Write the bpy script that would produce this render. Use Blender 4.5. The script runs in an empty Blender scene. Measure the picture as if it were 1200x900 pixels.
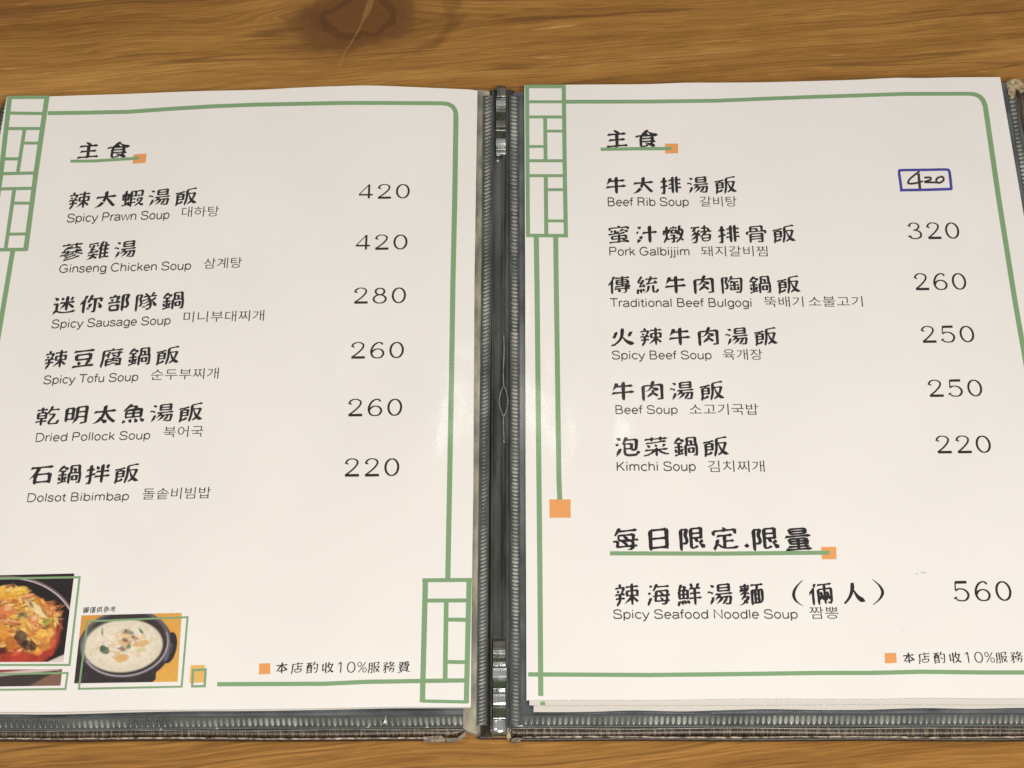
import bpy, math, random
import numpy as np
random.seed(4)
scene = bpy.context.scene
COL = scene.collection

# ------------------------------------------------------------------ camera
F_PX = 2300.0                                   # focal length in photo pixels (1200 wide)
TILT = math.atan(F_PX / 3616.0)                 # lean away from straight down
PAGE_Z = 0.0075
CAM_H = 0.6632 + PAGE_Z
CAM = (0.0, -CAM_H * math.tan(TILT), CAM_H)
cam_data = bpy.data.cameras.new('camera')
cam_data.sensor_width = 36.0
cam_data.lens = 36.0 * F_PX / 1200.0
cam_data.clip_start = 0.01
cam_data.clip_end = 50
cam = bpy.data.objects.new('camera', cam_data)
cam.location = CAM
cam.rotation_euler = (TILT, 0, 0)
COL.objects.link(cam)
scene.camera = cam

# ------------------------------------------------------------------ light
world = bpy.data.worlds.new('World')
scene.world = world
world.use_nodes = True
wn = world.node_tree
bg = wn.nodes['Background']
wtc = wn.nodes.new('ShaderNodeTexCoord'); wsep = wn.nodes.new('ShaderNodeSeparateXYZ'); wramp = wn.nodes.new('ShaderNodeValToRGB')
wn.links.new(wtc.outputs['Generated'], wsep.inputs[0]); wn.links.new(wsep.outputs[2], wramp.inputs[0]); wn.links.new(wramp.outputs[0], bg.inputs[0])
wramp.color_ramp.elements[0].position = 0.10; wramp.color_ramp.elements[0].color = (0.10, 0.085, 0.07, 1)      # walls and room
wramp.color_ramp.elements[1].position = 0.80; wramp.color_ramp.elements[1].color = (1.0, 0.96, 0.90, 1)        # ceiling
bg.inputs[1].default_value = 0.40

def area_lamp(name, loc, target, size, power, color):
    d = bpy.data.lights.new(name, 'AREA')
    d.shape = 'RECTANGLE'; d.size = size[0]; d.size_y = size[1]
    d.energy = power; d.color = color
    o = bpy.data.objects.new(name, d)
    o.location = loc
    v = [target[i] - loc[i] for i in range(3)]
    import mathutils
    o.rotation_euler = mathutils.Vector(v).to_track_quat('-Z', 'Y').to_euler()
    COL.objects.link(o)
area_lamp('ceiling_lamp', (0.16, -0.62, 0.85), (0.04, -0.12, 0), (0.40, 0.26), 9.4, (1.0, 0.96, 0.905))
area_lamp('far_lamp', (-0.9, 0.15, 1.5), (0, 0, 0), (0.25, 0.25), 4.5, (1.0, 0.90, 0.76))
area_lamp('small_ceiling_lamp', (-0.008, 0.815, 1.33), (0, 0, 0), (0.085, 0.085), 0.135, (1.0, 0.97, 0.92))
scene.view_settings.view_transform = 'Standard'
scene.view_settings.look = 'None'
scene.view_settings.exposure = 0.0
scene.view_settings.gamma = 1.0
scene.cycles.use_denoising = False      # keep the natural fine grain

# ------------------------------------------------------------------ helpers
CT, ST = math.cos(TILT), math.sin(TILT)
def at(px, py, z):
    """point of the place at height z that the photograph shows at (px, py)"""
    u = (px - 600.0) / F_PX; v = (450.0 - py) / F_PX
    dy = v * CT + ST; dz = v * ST - CT
    k = (z - CAM[2]) / dz
    return (CAM[0] + u * k, CAM[1] + dy * k, z)
def surf(px, py):
    """gently wavy height of the sheets in their sleeves"""
    z = PAGE_Z
    z += 0.0005 * math.sin(px / 61.0 + 0.6) * math.cos(py / 118.0 + 1.0)
    z += 0.0003 * math.sin(px / 37.0 + py / 83.0)
    if px < 590: z += 0.0012 * math.exp(-((px - 505) / 60.0) ** 2 - ((py - 480) / 190.0) ** 2)
    else: z += 0.0010 * math.exp(-((px - 655) / 50.0) ** 2 - ((py - 560) / 150.0) ** 2)
    return z
def on_page(px, py, lift=0.00016):
    return at(px, py, surf(px, py) + lift * .55)

def link_mesh(name, verts, faces, mat, parent=None, smooth=False):
    me = bpy.data.meshes.new(name)
    me.from_pydata(verts, [], faces)
    me.update()
    if smooth:
        for p in me.polygons: p.use_smooth = True
    if mat: me.materials.append(mat)
    o = bpy.data.objects.new(name, me)
    COL.objects.link(o)
    if parent: o.parent = parent
    return o
def thing(name, label, cat, group=None):
    o = bpy.data.objects.new(name, None)
    o.empty_display_size = 0.01
    COL.objects.link(o)
    o['label'] = label; o['category'] = cat
    if group: o['group'] = group
    return o

class MB:
    def __init__(s): s.v = []; s.f = []
    def add(s, vs, fs):
        b = len(s.v); s.v += vs; s.f += [tuple(b + i for i in f) for f in fs]
    def build(s, name, mat, parent=None, smooth=False, kind=None):
        o = link_mesh(name, s.v, s.f, mat, parent, smooth)
        if kind: o['kind'] = kind
        return o

def resample(P, step):
    out = []
    for i in range(len(P) - 1):
        a, b = P[i], P[i + 1]
        n = max(1, int(math.dist(a, b) / step))
        for k in range(n): out.append((a[0] + (b[0] - a[0]) * k / n, a[1] + (b[1] - a[1]) * k / n))
    out.append(P[-1])
    return out
def spline(P, n=8):
    out = []
    Q = [P[0]] + list(P) + [P[-1]]
    for i in range(1, len(Q) - 2):
        a, b, c, d = Q[i - 1:i + 3]
        for k in range(n):
            t = k / n
            out.append(tuple(0.5 * (2 * b[j] + (c[j] - a[j]) * t + (2 * a[j] - 5 * b[j] + 4 * c[j] - d[j]) * t * t + (3 * b[j] - a[j] - 3 * c[j] + d[j]) * t ** 3) for j in (0, 1)))
    out.append(P[-1])
    return out
def prism(mb, top, z0, z1, inset=0.0, bevel=0.0):
    """solid from a pixel outline laid at height z1, going straight down to z0"""
    T = [at(x, y, z1) for x, y in top]
    n = len(T)
    cx = sum(p[0] for p in T) / n; cy = sum(p[1] for p in T) / n
    if bevel:
        # small rounded shoulder
        def off(d, z):
            out = []
            for i in range(n):
                a, b, c = T[i - 1], T[i], T[(i + 1) % n]
                t = (c[0] - a[0], c[1] - a[1]); l = math.hypot(*t) + 1e-12
                nx, ny = t[1] / l, -t[0] / l
                if nx * (b[0] - cx) + ny * (b[1] - cy) < 0: nx, ny = -nx, -ny
                out.append((b[0] + nx * d, b[1] + ny * d, z))
            return out
        rings = [off(-bevel, z1), off(-bevel * .3, z1 - bevel * .3), off(0, z1 - bevel), off(0, z0 + bevel * .6), off(-bevel * .5, z0)]
    else:
        rings = [T, [(p[0], p[1], z0) for p in T]]
    vs = [p for r in rings for p in r]
    fs = [tuple(range(n))]
    for k in range(len(rings) - 1):
        for i in range(n):
            j = (i + 1) % n
            fs.append((k * n + i, (k + 1) * n + i, (k + 1) * n + j, k * n + j))
    fs.append(tuple(range(len(rings) * n - 1, (len(rings) - 1) * n - 1, -1)))
    mb.add(vs, fs)

# ------------------------------------------------------------------ materials
def new_mat(name):
    m = bpy.data.materials.new(name); m.use_nodes = True
    nt = m.node_tree; b = nt.nodes['Principled BSDF']
    return m, nt, b
def N(nt, kind, **kw):
    n = nt.nodes.new(kind)
    for k, v in kw.items():
        if k.startswith('i_'):
            n.inputs[k[2:].replace('_', ' ')].default_value = v
        else: setattr(n, k, v)
    return n
def film_bump(nt, b):
    """the clear film pressed on the sheet: long soft ripples under a gloss"""
    tc = N(nt, 'ShaderNodeNewGeometry')
    mp = N(nt, 'ShaderNodeMapping'); mp.inputs['Scale'].default_value = (1.0, 0.55, 1.0)
    n1 = N(nt, 'ShaderNodeTexNoise'); n1.inputs['Scale'].default_value = 26; n1.inputs['Detail'].default_value = 2
    n2 = N(nt, 'ShaderNodeTexNoise'); n2.inputs['Scale'].default_value = 140; n2.inputs['Detail'].default_value = 2
    nt.links.new(tc.outputs['Position'], mp.inputs[0])
    nt.links.new(mp.outputs[0], n1.inputs['Vector']); nt.links.new(mp.outputs[0], n2.inputs['Vector'])
    b1 = N(nt, 'ShaderNodeBump'); b1.inputs['Strength'].default_value = 1.0; b1.inputs['Distance'].default_value = 0.0016
    b2 = N(nt, 'ShaderNodeBump'); b2.inputs['Strength'].default_value = 1.0; b2.inputs['Distance'].default_value = 0.00006
    nt.links.new(n1.outputs[0], b1.inputs['Height']); nt.links.new(n2.outputs[0], b2.inputs['Height'])
    nt.links.new(b1.outputs[0], b2.inputs['Normal'])
    nt.links.new(b2.outputs[0], b.inputs['Coat Normal'])
    b.inputs['Coat Weight'].default_value = 1.0
    b.inputs['Coat Roughness'].default_value = 0.12
    b.inputs['Coat IOR'].default_value = 1.45
def paper_like(name, col, spec=0.2, vary=0.02, film=True):
    m, nt, b = new_mat(name)
    b.inputs['Roughness'].default_value = 0.6
    b.inputs['Specular IOR Level'].default_value = spec
    tc = N(nt, 'ShaderNodeNewGeometry')
    n = N(nt, 'ShaderNodeTexNoise'); n.inputs['Scale'].default_value = 22; n.inputs['Detail'].default_value = 6
    nt.links.new(tc.outputs['Position'], n.inputs['Vector'])
    r = N(nt, 'ShaderNodeValToRGB')
    r.color_ramp.elements[0].position = .3; r.color_ramp.elements[1].position = .7
    r.color_ramp.elements[0].color = tuple(c * (1 - vary) for c in col) + (1,)
    r.color_ramp.elements[1].color = tuple(min(1, c * (1 + vary)) for c in col) + (1,)
    nt.links.new(n.outputs[0], r.inputs[0]); nt.links.new(r.outputs[0], b.inputs['Base Color'])
    if film: film_bump(nt, b)
    return m
M_PAPER = paper_like('menu_paper', (0.795, 0.772, 0.745), vary=0.018)
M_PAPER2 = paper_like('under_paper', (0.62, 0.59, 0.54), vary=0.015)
M_INK = paper_like('black_ink', (0.014, 0.0125, 0.0135), vary=0.3)
M_INKGREY = paper_like('grey_ink', (0.05, 0.044, 0.043), vary=0.25)
M_GREEN = paper_like('green_ink', (0.200, 0.345, 0.175), vary=0.05)
M_ORANGE = paper_like('orange_ink', (0.75, 0.33, 0.105), vary=0.04)
M_YELLOW = paper_like('yellow_ink', (0.72, 0.43, 0.12), vary=0.04)
M_BLUE = paper_like('blue_pen', (0.05, 0.05, 0.32), vary=0.15)
M_PEN = paper_like('black_pen', (0.03, 0.027, 0.03), vary=0.4)

def wood():
    m, nt, b = new_mat('oiled_pine_wood')
    L = nt.links.new
    g = N(nt, 'ShaderNodeNewGeometry')
    sep = N(nt, 'ShaderNodeSeparateXYZ'); L(g.outputs['Position'], sep.inputs[0])
    def mth(op, a, b_=None, c=None):
        n = N(nt, 'ShaderNodeMath', operation=op)
        for i, v in enumerate((a, b_, c)):
            if v is None: continue
            if isinstance(v, (int, float)): n.inputs[i].default_value = v
            else: L(v, n.inputs[i])
        return n.outputs[0]
    X, Y = sep.outputs[0], sep.outputs[1]
    kx, ky, _ = at(418, 22, 0)
    dx = mth('SUBTRACT', X, kx); dy = mth('SUBTRACT', Y, ky)
    # knot ellipse frame, long axis tilted a little up to the right
    a = 0.28
    ex = mth('ADD', mth('MULTIPLY', dx, math.cos(a)), mth('MULTIPLY', dy, math.sin(a)))
    ey = mth('SUBTRACT', mth('MULTIPLY', dy, math.cos(a)), mth('MULTIPLY', dx, math.sin(a)))
    wob = N(nt, 'ShaderNodeTexNoise'); wob.inputs['Scale'].default_value = 38; wob.inputs['Detail'].default_value = 3
    L(g.outputs['Position'], wob.inputs['Vector'])
    wv = mth('MULTIPLY', mth('SUBTRACT', wob.outputs[0], 0.5), 0.9)
    wob2 = N(nt, 'ShaderNodeTexNoise'); wob2.inputs['Scale'].default_value = 160; wob2.inputs['Detail'].default_value = 4
    L(g.outputs['Position'], wob2.inputs['Vector'])
    wv = mth('ADD', wv, mth('MULTIPLY', mth('SUBTRACT', wob2.outputs[0], 0.5), 0.28))
    d2 = mth('ADD', mth('POWER', mth('DIVIDE', ex, 0.0265), 2.0), mth('POWER', mth('DIVIDE', ey, 0.0172), 2.0))
    d = mth('ADD', mth('SQRT', d2), wv)                       # 1 at the knot's rim
    # grain: flows round the knot
    push = mth('MULTIPLY', mth('EXPONENT', mth('MULTIPLY', d2, -0.22)), 0.0)
    sgn = mth('DIVIDE', dy, mth('ADD', mth('ABSOLUTE', dy), 0.006))
    swell = mth('MULTIPLY', mth('MULTIPLY', mth('EXPONENT', mth('MULTIPLY', mth('POWER', mth('DIVIDE', dx, 0.05), 2.0), -1.0)), sgn),
                mth('MULTIPLY', mth('EXPONENT', mth('MULTIPLY', mth('ABSOLUTE', dy), -28.0)), 0.014))
    yy = mth('SUBTRACT', Y, swell)
    yy = mth('SUBTRACT', yy, mth('MULTIPLY', X, 0.10))         # grain climbs slightly to the right
    low = N(nt, 'ShaderNodeTexNoise'); low.inputs['Scale'].default_value = 5; low.inputs['Detail'].default_value = 2
    L(g.outputs['Position'], low.inputs['Vector'])
    yy = mth('ADD', yy, mth('MULTIPLY', low.outputs[0], 0.03))
    def grain(sx, sy, det, rough=.55, off=0.0):
        c = N(nt, 'ShaderNodeCombineXYZ'); L(mth('MULTIPLY', X, sx), c.inputs[0]); L(mth('ADD', mth('MULTIPLY', yy, sy), off), c.inputs[1])
        n = N(nt, 'ShaderNodeTexNoise'); n.inputs['Scale'].default_value = 1; n.inputs['Detail'].default_value = det; n.inputs['Roughness'].default_value = rough
        L(c.outputs[0], n.inputs['Vector']); return n.outputs[0]
    broad = grain(2.2, 34, 3)
    mid = grain(7, 150, 5, .55, 7)
    fine = grain(60, 1500, 4, .6, 3)
    dash = grain(34, 750, 2, .5, 11)
    v = mth('ADD', mth('MULTIPLY', broad, 0.46), mth('ADD', mth('MULTIPLY', mid, 0.30), mth('MULTIPLY', fine, 0.24)))
    ramp = N(nt, 'ShaderNodeValToRGB'); cr = ramp.color_ramp
    cr.elements[0].position = 0.32; cr.elements[0].color = (0.175, 0.076, 0.018, 1)
    cr.elements[1].position = 0.66; cr.elements[1].color = (0.53, 0.285, 0.078, 1)
    e = cr.elements.new(0.43); e.color = (0.285, 0.132, 0.030, 1)
    e = cr.elements.new(0.53); e.color = (0.385, 0.192, 0.047, 1)
    L(v, ramp.inputs[0])
    def mix(f, c1, c2, mode='MIX'):
        n = N(nt, 'ShaderNodeMix', data_type='RGBA', blend_type=mode)
        if isinstance(f, (int, float)): n.inputs[0].default_value = f
        else: L(f, n.inputs[0])
        for i, c in ((6, c1), (7, c2)):
            if isinstance(c, tuple): n.inputs[i].default_value = c
            else: L(c, n.inputs[i])
        return n.outputs[2]
    def ss(x, lo, hi):
        n = N(nt, 'ShaderNodeMapRange', interpolation_type='SMOOTHSTEP')
        L(x, n.inputs[0]); n.inputs[1].default_value = lo; n.inputs[2].default_value = hi
        return n.outputs[0]
    col = ramp.outputs[0]
    col = mix(0.55, col, mix(ss(grain(38, 1050, 3, .6, 71), .36, .64), (0.55, 0.50, 0.45, 1), (1.0, 1.0, 1.0, 1)), 'MULTIPLY')
    # short dark pores and pale flecks
    col = mix(mth('MULTIPLY', ss(dash, 0.63, 0.70), 0.42), col, (0.085, 0.035, 0.012, 1))
    flk = grain(30, 480, 2, .5, 31)
    col = mix(mth('MULTIPLY', ss(flk, 0.68, 0.74), 0.5), col, (0.62, 0.36, 0.13, 1))
    # thin long dark growth lines
    ln = grain(1.6, 75, 2, .4, 51)
    line = mth('SUBTRACT', 1.0, ss(mth('ABSOLUTE', mth('SUBTRACT', ln, 0.5)), 0.0, 0.016))
    col = mix(mth('MULTIPLY', line, mth('MULTIPLY', ss(mid, .35, .55), 0.6)), col, (0.10, 0.040, 0.013, 1))
    # knot
    kn = N(nt, 'ShaderNodeValToRGB'); kr = kn.color_ramp
    kr.elements[0].position = 0.0; kr.elements[0].color = (0.145, 0.055, 0.018, 1)
    kr.elements[1].position = 1.0; kr.elements[1].color = (0.20, 0.095, 0.024, 1)
    for p, c in ((.30, (0.135, 0.050, 0.017, 1)), (.44, (0.150, 0.056, 0.018, 1)), (.53, (0.062, 0.020, 0.010, 1)), (.64, (0.125, 0.048, 0.016, 1)), (.80, (0.17, 0.072, 0.020, 1)), (.92, (0.13, 0.055, 0.017, 1))):
        e = kr.elements.new(p); e.color = c
    ring = N(nt, 'ShaderNodeMath', operation='SINE'); L(mth('MULTIPLY', d, 34.0), ring.inputs[0])
    dd = mth('ADD', mth('MULTIPLY', d, 0.86), mth('MULTIPLY', ring.outputs[0], 0.045))
    L(dd, kn.inputs[0])
    kmask = mth('SUBTRACT', 1.0, ss(d, 0.86, 1.30))
    col = mix(mth('MULTIPLY', kmask, 0.92), col, kn.outputs[0])
    halo = mth('MULTIPLY', mth('SUBTRACT', 1.0, ss(d, 1.0, 1.9)), 0.38)
    col = mix(halo, col, (0.15, 0.068, 0.020, 1))
    band = mth('MULTIPLY', mth('SUBTRACT', 1.0, ss(mth('ABSOLUTE', mth('SUBTRACT', d, 1.72)), 0.03, 0.22)), mth('MULTIPLY', ss(ex, 0.0, 0.03), 0.38))
    col = mix(band, col, (0.075, 0.033, 0.012, 1))
    # pale split across the knot
    x0, y0, _ = at(398, 76, 0); x1, y1, _ = at(436, 2, 0)
    ang = math.atan2(y1 - y0, x1 - x0)
    cx_, cy_ = (x0 + x1) / 2, (y0 + y1) / 2
    ddx = mth('SUBTRACT', X, cx_); ddy = mth('SUBTRACT', Y, cy_)
    al = mth('ADD', mth('MULTIPLY', ddx, math.cos(ang)), mth('MULTIPLY', ddy, math.sin(ang)))
    ac = mth('SUBTRACT', mth('MULTIPLY', ddy, math.cos(ang)), mth('MULTIPLY', ddx, math.sin(ang)))
    ac = mth('ADD', ac, mth('MULTIPLY', mth('SUBTRACT', wob.outputs[0], .5), 0.006))
    wid = mth('ADD', mth('ADD', 0.00008, mth('MULTIPLY', wob.outputs[0], 0.0006)), mth('MULTIPLY', mth('POWER', mth('MAXIMUM', mth('MULTIPLY', al, 72.0), 0.0), 5.0), 0.0030))
    wid = mth('MINIMUM', wid, 0.0015)
    half = math.hypot(x1 - x0, y1 - y0) / 2
    cm = mth('MULTIPLY', mth('LESS_THAN', mth('ABSOLUTE', ac), wid), mth('LESS_THAN', mth('ABSOLUTE', al), half * 1.05))
    col = mix(mth('MULTIPLY', cm, .42), col, (0.36, 0.20, 0.075, 1))
    L(col, b.inputs['Base Color'])
    b.inputs['Roughness'].default_value = 0.5
    b.inputs['Specular IOR Level'].default_value = 0.18
    bp = N(nt, 'ShaderNodeBump'); bp.inputs['Strength'].default_value = 0.35; bp.inputs['Distance'].default_value = 0.0006
    L(v, bp.inputs['Height']); L(bp.outputs[0], b.inputs['Normal'])
    return m
M_WOOD = wood()

def simple(name, col, rough, metal=0.0, spec=0.5, nscale=0, nvar=0.15, bump=0.0, stretch=(1, 1, 1), coat=0, col2=None, lo=.35, hi=.65):
    m, nt, b = new_mat(name)
    b.inputs['Roughness'].default_value = rough; b.inputs['Metallic'].default_value = metal
    b.inputs['Specular IOR Level'].default_value = spec
    b.inputs['Coat Weight'].default_value = coat; b.inputs['Coat Roughness'].default_value = 0.1
    g = N(nt, 'ShaderNodeNewGeometry'); mp = N(nt, 'ShaderNodeMapping'); mp.inputs['Scale'].default_value = stretch
    nt.links.new(g.outputs['Position'], mp.inputs[0])
    n = N(nt, 'ShaderNodeTexNoise'); n.inputs['Scale'].default_value = nscale or 100; n.inputs['Detail'].default_value = 4
    nt.links.new(mp.outputs[0], n.inputs['Vector'])
    r = N(nt, 'ShaderNodeValToRGB'); r.color_ramp.elements[0].position = lo; r.color_ramp.elements[1].position = hi
    r.color_ramp.elements[0].color = tuple(c * (1 - nvar) for c in col) + (1,)
    r.color_ramp.elements[1].color = (tuple(col2) if col2 else tuple(c * (1 + nvar) for c in col)) + (1,)
    nt.links.new(n.outputs[0], r.inputs[0]); nt.links.new(r.outputs[0], b.inputs['Base Color'])
    if bump:
        bp = N(nt, 'ShaderNodeBump'); bp.inputs['Strength'].default_value = 1; bp.inputs['Distance'].default_value = bump
        nt.links.new(n.outputs[0], bp.inputs['Height']); nt.links.new(bp.outputs[0], b.inputs['Normal'])
    return m
M_COVER = simple('brown_leatherette', (0.060, 0.040, 0.026), 0.42, nscale=1, stretch=(1500, 130, 200), nvar=.35, bump=.0002, col2=(0.26, 0.20, 0.12), lo=.48, hi=.80)
M_COVERSIDE = simple('dark_brown_leatherette', (0.030, 0.020, 0.014), 0.45, nscale=500, nvar=.4, bump=.0002)
M_SEAM = simple('worn_seam', (0.14, 0.105, 0.07), 0.45, nscale=500, nvar=.5, bump=.0002, col2=(0.52, 0.44, 0.33))
M_BACK = simple('slate_backing', (0.060, 0.070, 0.076), 0.30, nscale=60, nvar=.25, bump=.0006, coat=.8, col2=(0.125, 0.14, 0.145))
M_BACKDK = simple('dark_backing', (0.036, 0.044, 0.042), 0.35, nscale=60, nvar=.2, bump=.0003, coat=.5)
M_SPINE = simple('dark_vinyl_spine', (0.030, 0.034, 0.031), 0.30, nscale=80, nvar=.3, bump=.0005, stretch=(2.2, .35, 1), coat=.6, col2=(0.085, 0.09, 0.085))
M_RIB = simple('clear_vinyl_weld', (0.16, 0.17, 0.158), 0.34, nscale=38, nvar=.55, coat=.4, col2=(0.34, 0.35, 0.32))
M_RIBBASE = simple('weld_channel', (0.055, 0.062, 0.058), 0.5, nscale=90, nvar=.3)
M_TAPE = simple('yellowed_film_edge', (0.23, 0.215, 0.165), 0.38, nscale=170, nvar=.25, bump=.0004, stretch=(1, .4, 1), coat=.5, col2=(0.40, 0.37, 0.28))
M_LINE = simple('clear_film_edge', (0.20, 0.21, 0.19), 0.25, nscale=200, nvar=.3, coat=.5)
M_CHROME = simple('scuffed_chrome', (0.72, 0.73, 0.73), 0.20, metal=1, nscale=160, nvar=.15, bump=.00022)
M_CHROMEDK = simple('dull_steel', (0.25, 0.25, 0.225), 0.34, metal=1, nscale=200, nvar=.35, bump=.0002)
M_SLOT = simple('green_black_recess', (0.028, 0.040, 0.020), 0.35, nscale=300, nvar=.3)
M_CARD = simple('bare_torn_cardboard', (0.36, 0.27, 0.15), 0.85, nscale=420, nvar=.45, bump=.0008, col2=(0.58, 0.47, 0.29))
M_CARDGREY = simple('peeled_edge', (0.22, 0.185, 0.135), 0.7, nscale=300, nvar=.3, bump=.0005)
M_FILMWHITE = simple('creased_film', (0.55, 0.56, 0.54), 0.2, nscale=300, nvar=.3, bump=.0005, coat=1)

# ------------------------------------------------------------------ brush lettering
def lerp_path(P, n):
    d=[0]
    for i in range(1,len(P)): d.append(d[-1]+math.dist(P[i-1],P[i]))
    L=d[-1]; out=[]
    for k in range(n+1):
        t=L*k/n; i=1
        while i<len(d)-1 and d[i]<t: i+=1
        u=(t-d[i-1])/max(1e-9,d[i]-d[i-1])
        out.append((P[i-1][0]+(P[i][0]-P[i-1][0])*u, P[i-1][1]+(P[i][1]-P[i-1][1])*u))
    # smooth
    for _ in range(2):
        out=[out[0]]+[((out[i-1][0]+2*out[i][0]+out[i+1][0])/4,(out[i-1][1]+2*out[i][1]+out[i+1][1])/4) for i in range(1,n)]+[out[-1]]
    return out, L
def interp(tab, t):
    for i in range(1,len(tab)):
        if t<=tab[i][0]:
            a,b=tab[i-1],tab[i]; return a[1]+(b[1]-a[1])*(t-a[0])/max(1e-9,b[0]-a[0])
    return tab[-1][1]
def brush_stroke(P, fa, fb, dens=1.0):
    """one brush stroke of a character as a polygon outline"""
    dx=P[-1][0]-P[0][0]; dy=P[-1][1]-P[0][1]
    # written direction: left to right, top to bottom
    if (abs(dx)>abs(dy)*2.2 and dx<0) or (abs(dx)<=abs(dy)*2.2 and dy>0 ):
        P=P[::-1]; fa,fb=fb,fa; dx,dy=-dx,-dy
    pts,L=lerp_path(P,12)
    a=math.degrees(math.atan2(dy,dx))     # -90 = straight down
    W=dens
    kind='h'
    if L<0.16 and not(fa==0 and fb==0) and -75<a<-15: kind='dot'; tab=[(0,.025),(.35,.07),(.75,.115),(1,.03)]
    elif abs(a)<24: kind='h'; tab=[(0,.082 if fa else .052),(.14,.062),(.5,.048),(.8,.060),(.93,.094),(1,.028 if fb else .058)]
    elif a<-152: tab=[(0,.08),(1,.03)]
    elif -112<a<-72:
        kind='v'; tab=[(0,.06),(.1,.105),(.5,.082),(.88,.086),(1,.05)] if fb else [(0,.06),(.1,.102),(.5,.082),(1,.08)]
    elif a<=-112: kind='p'; tab=[(0,.07),(.12,.105),(.55,.075),(1,.012)] if fb else [(0,.07),(.12,.1),(.55,.075),(1,.05)]
    elif a<-20: kind='n'; tab=[(0,.03),(.3,.06),(.8,.125),(.9,.115),(1,.015)] if fb else [(0,.05),(.5,.08),(1,.08)]
    else: kind='r'; tab=[(0,.09),(.5,.06),(1,.02)]
    left=[];right=[]
    n=len(pts)
    for i,p in enumerate(pts):
        q=pts[min(n-1,i+1)];r=pts[max(0,i-1)]
        tx,ty=q[0]-r[0],q[1]-r[1];l=math.hypot(tx,ty)+1e-9;tx/=l;ty/=l
        w=interp(tab,i/(n-1))*W*.5
        nx,ny=-ty,tx
        sl=0
        e=0
        if i==0: e=-.02 if fa else -.015
        if i==n-1: e=.03 if fb else .015
        # slanted terminals like a pressed brush
        s0=0
        if i==0 and kind in'hv': s0=-.35*w if kind=='v' else .45*w
        if i==n-1 and kind=='h': s0=-.6*w
        if i==n-1 and kind=='v': s0=.5*w
        left.append((p[0]+nx*w+tx*(e+s0),p[1]+ny*w+ty*(e+s0)))
        right.append((p[0]-nx*w+tx*(e-s0),p[1]-ny*w+ty*(e-s0)))
    return left,right
def decode(s):
    out=[]
    for t in s.split():
        c=t[2:]
        out.append((int(t[0]),int(t[1]),[(int(c[i:i+2])/100,int(c[i+2:i+4])/100-.10) for i in range(0,len(c),4)]))
    return out

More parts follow.
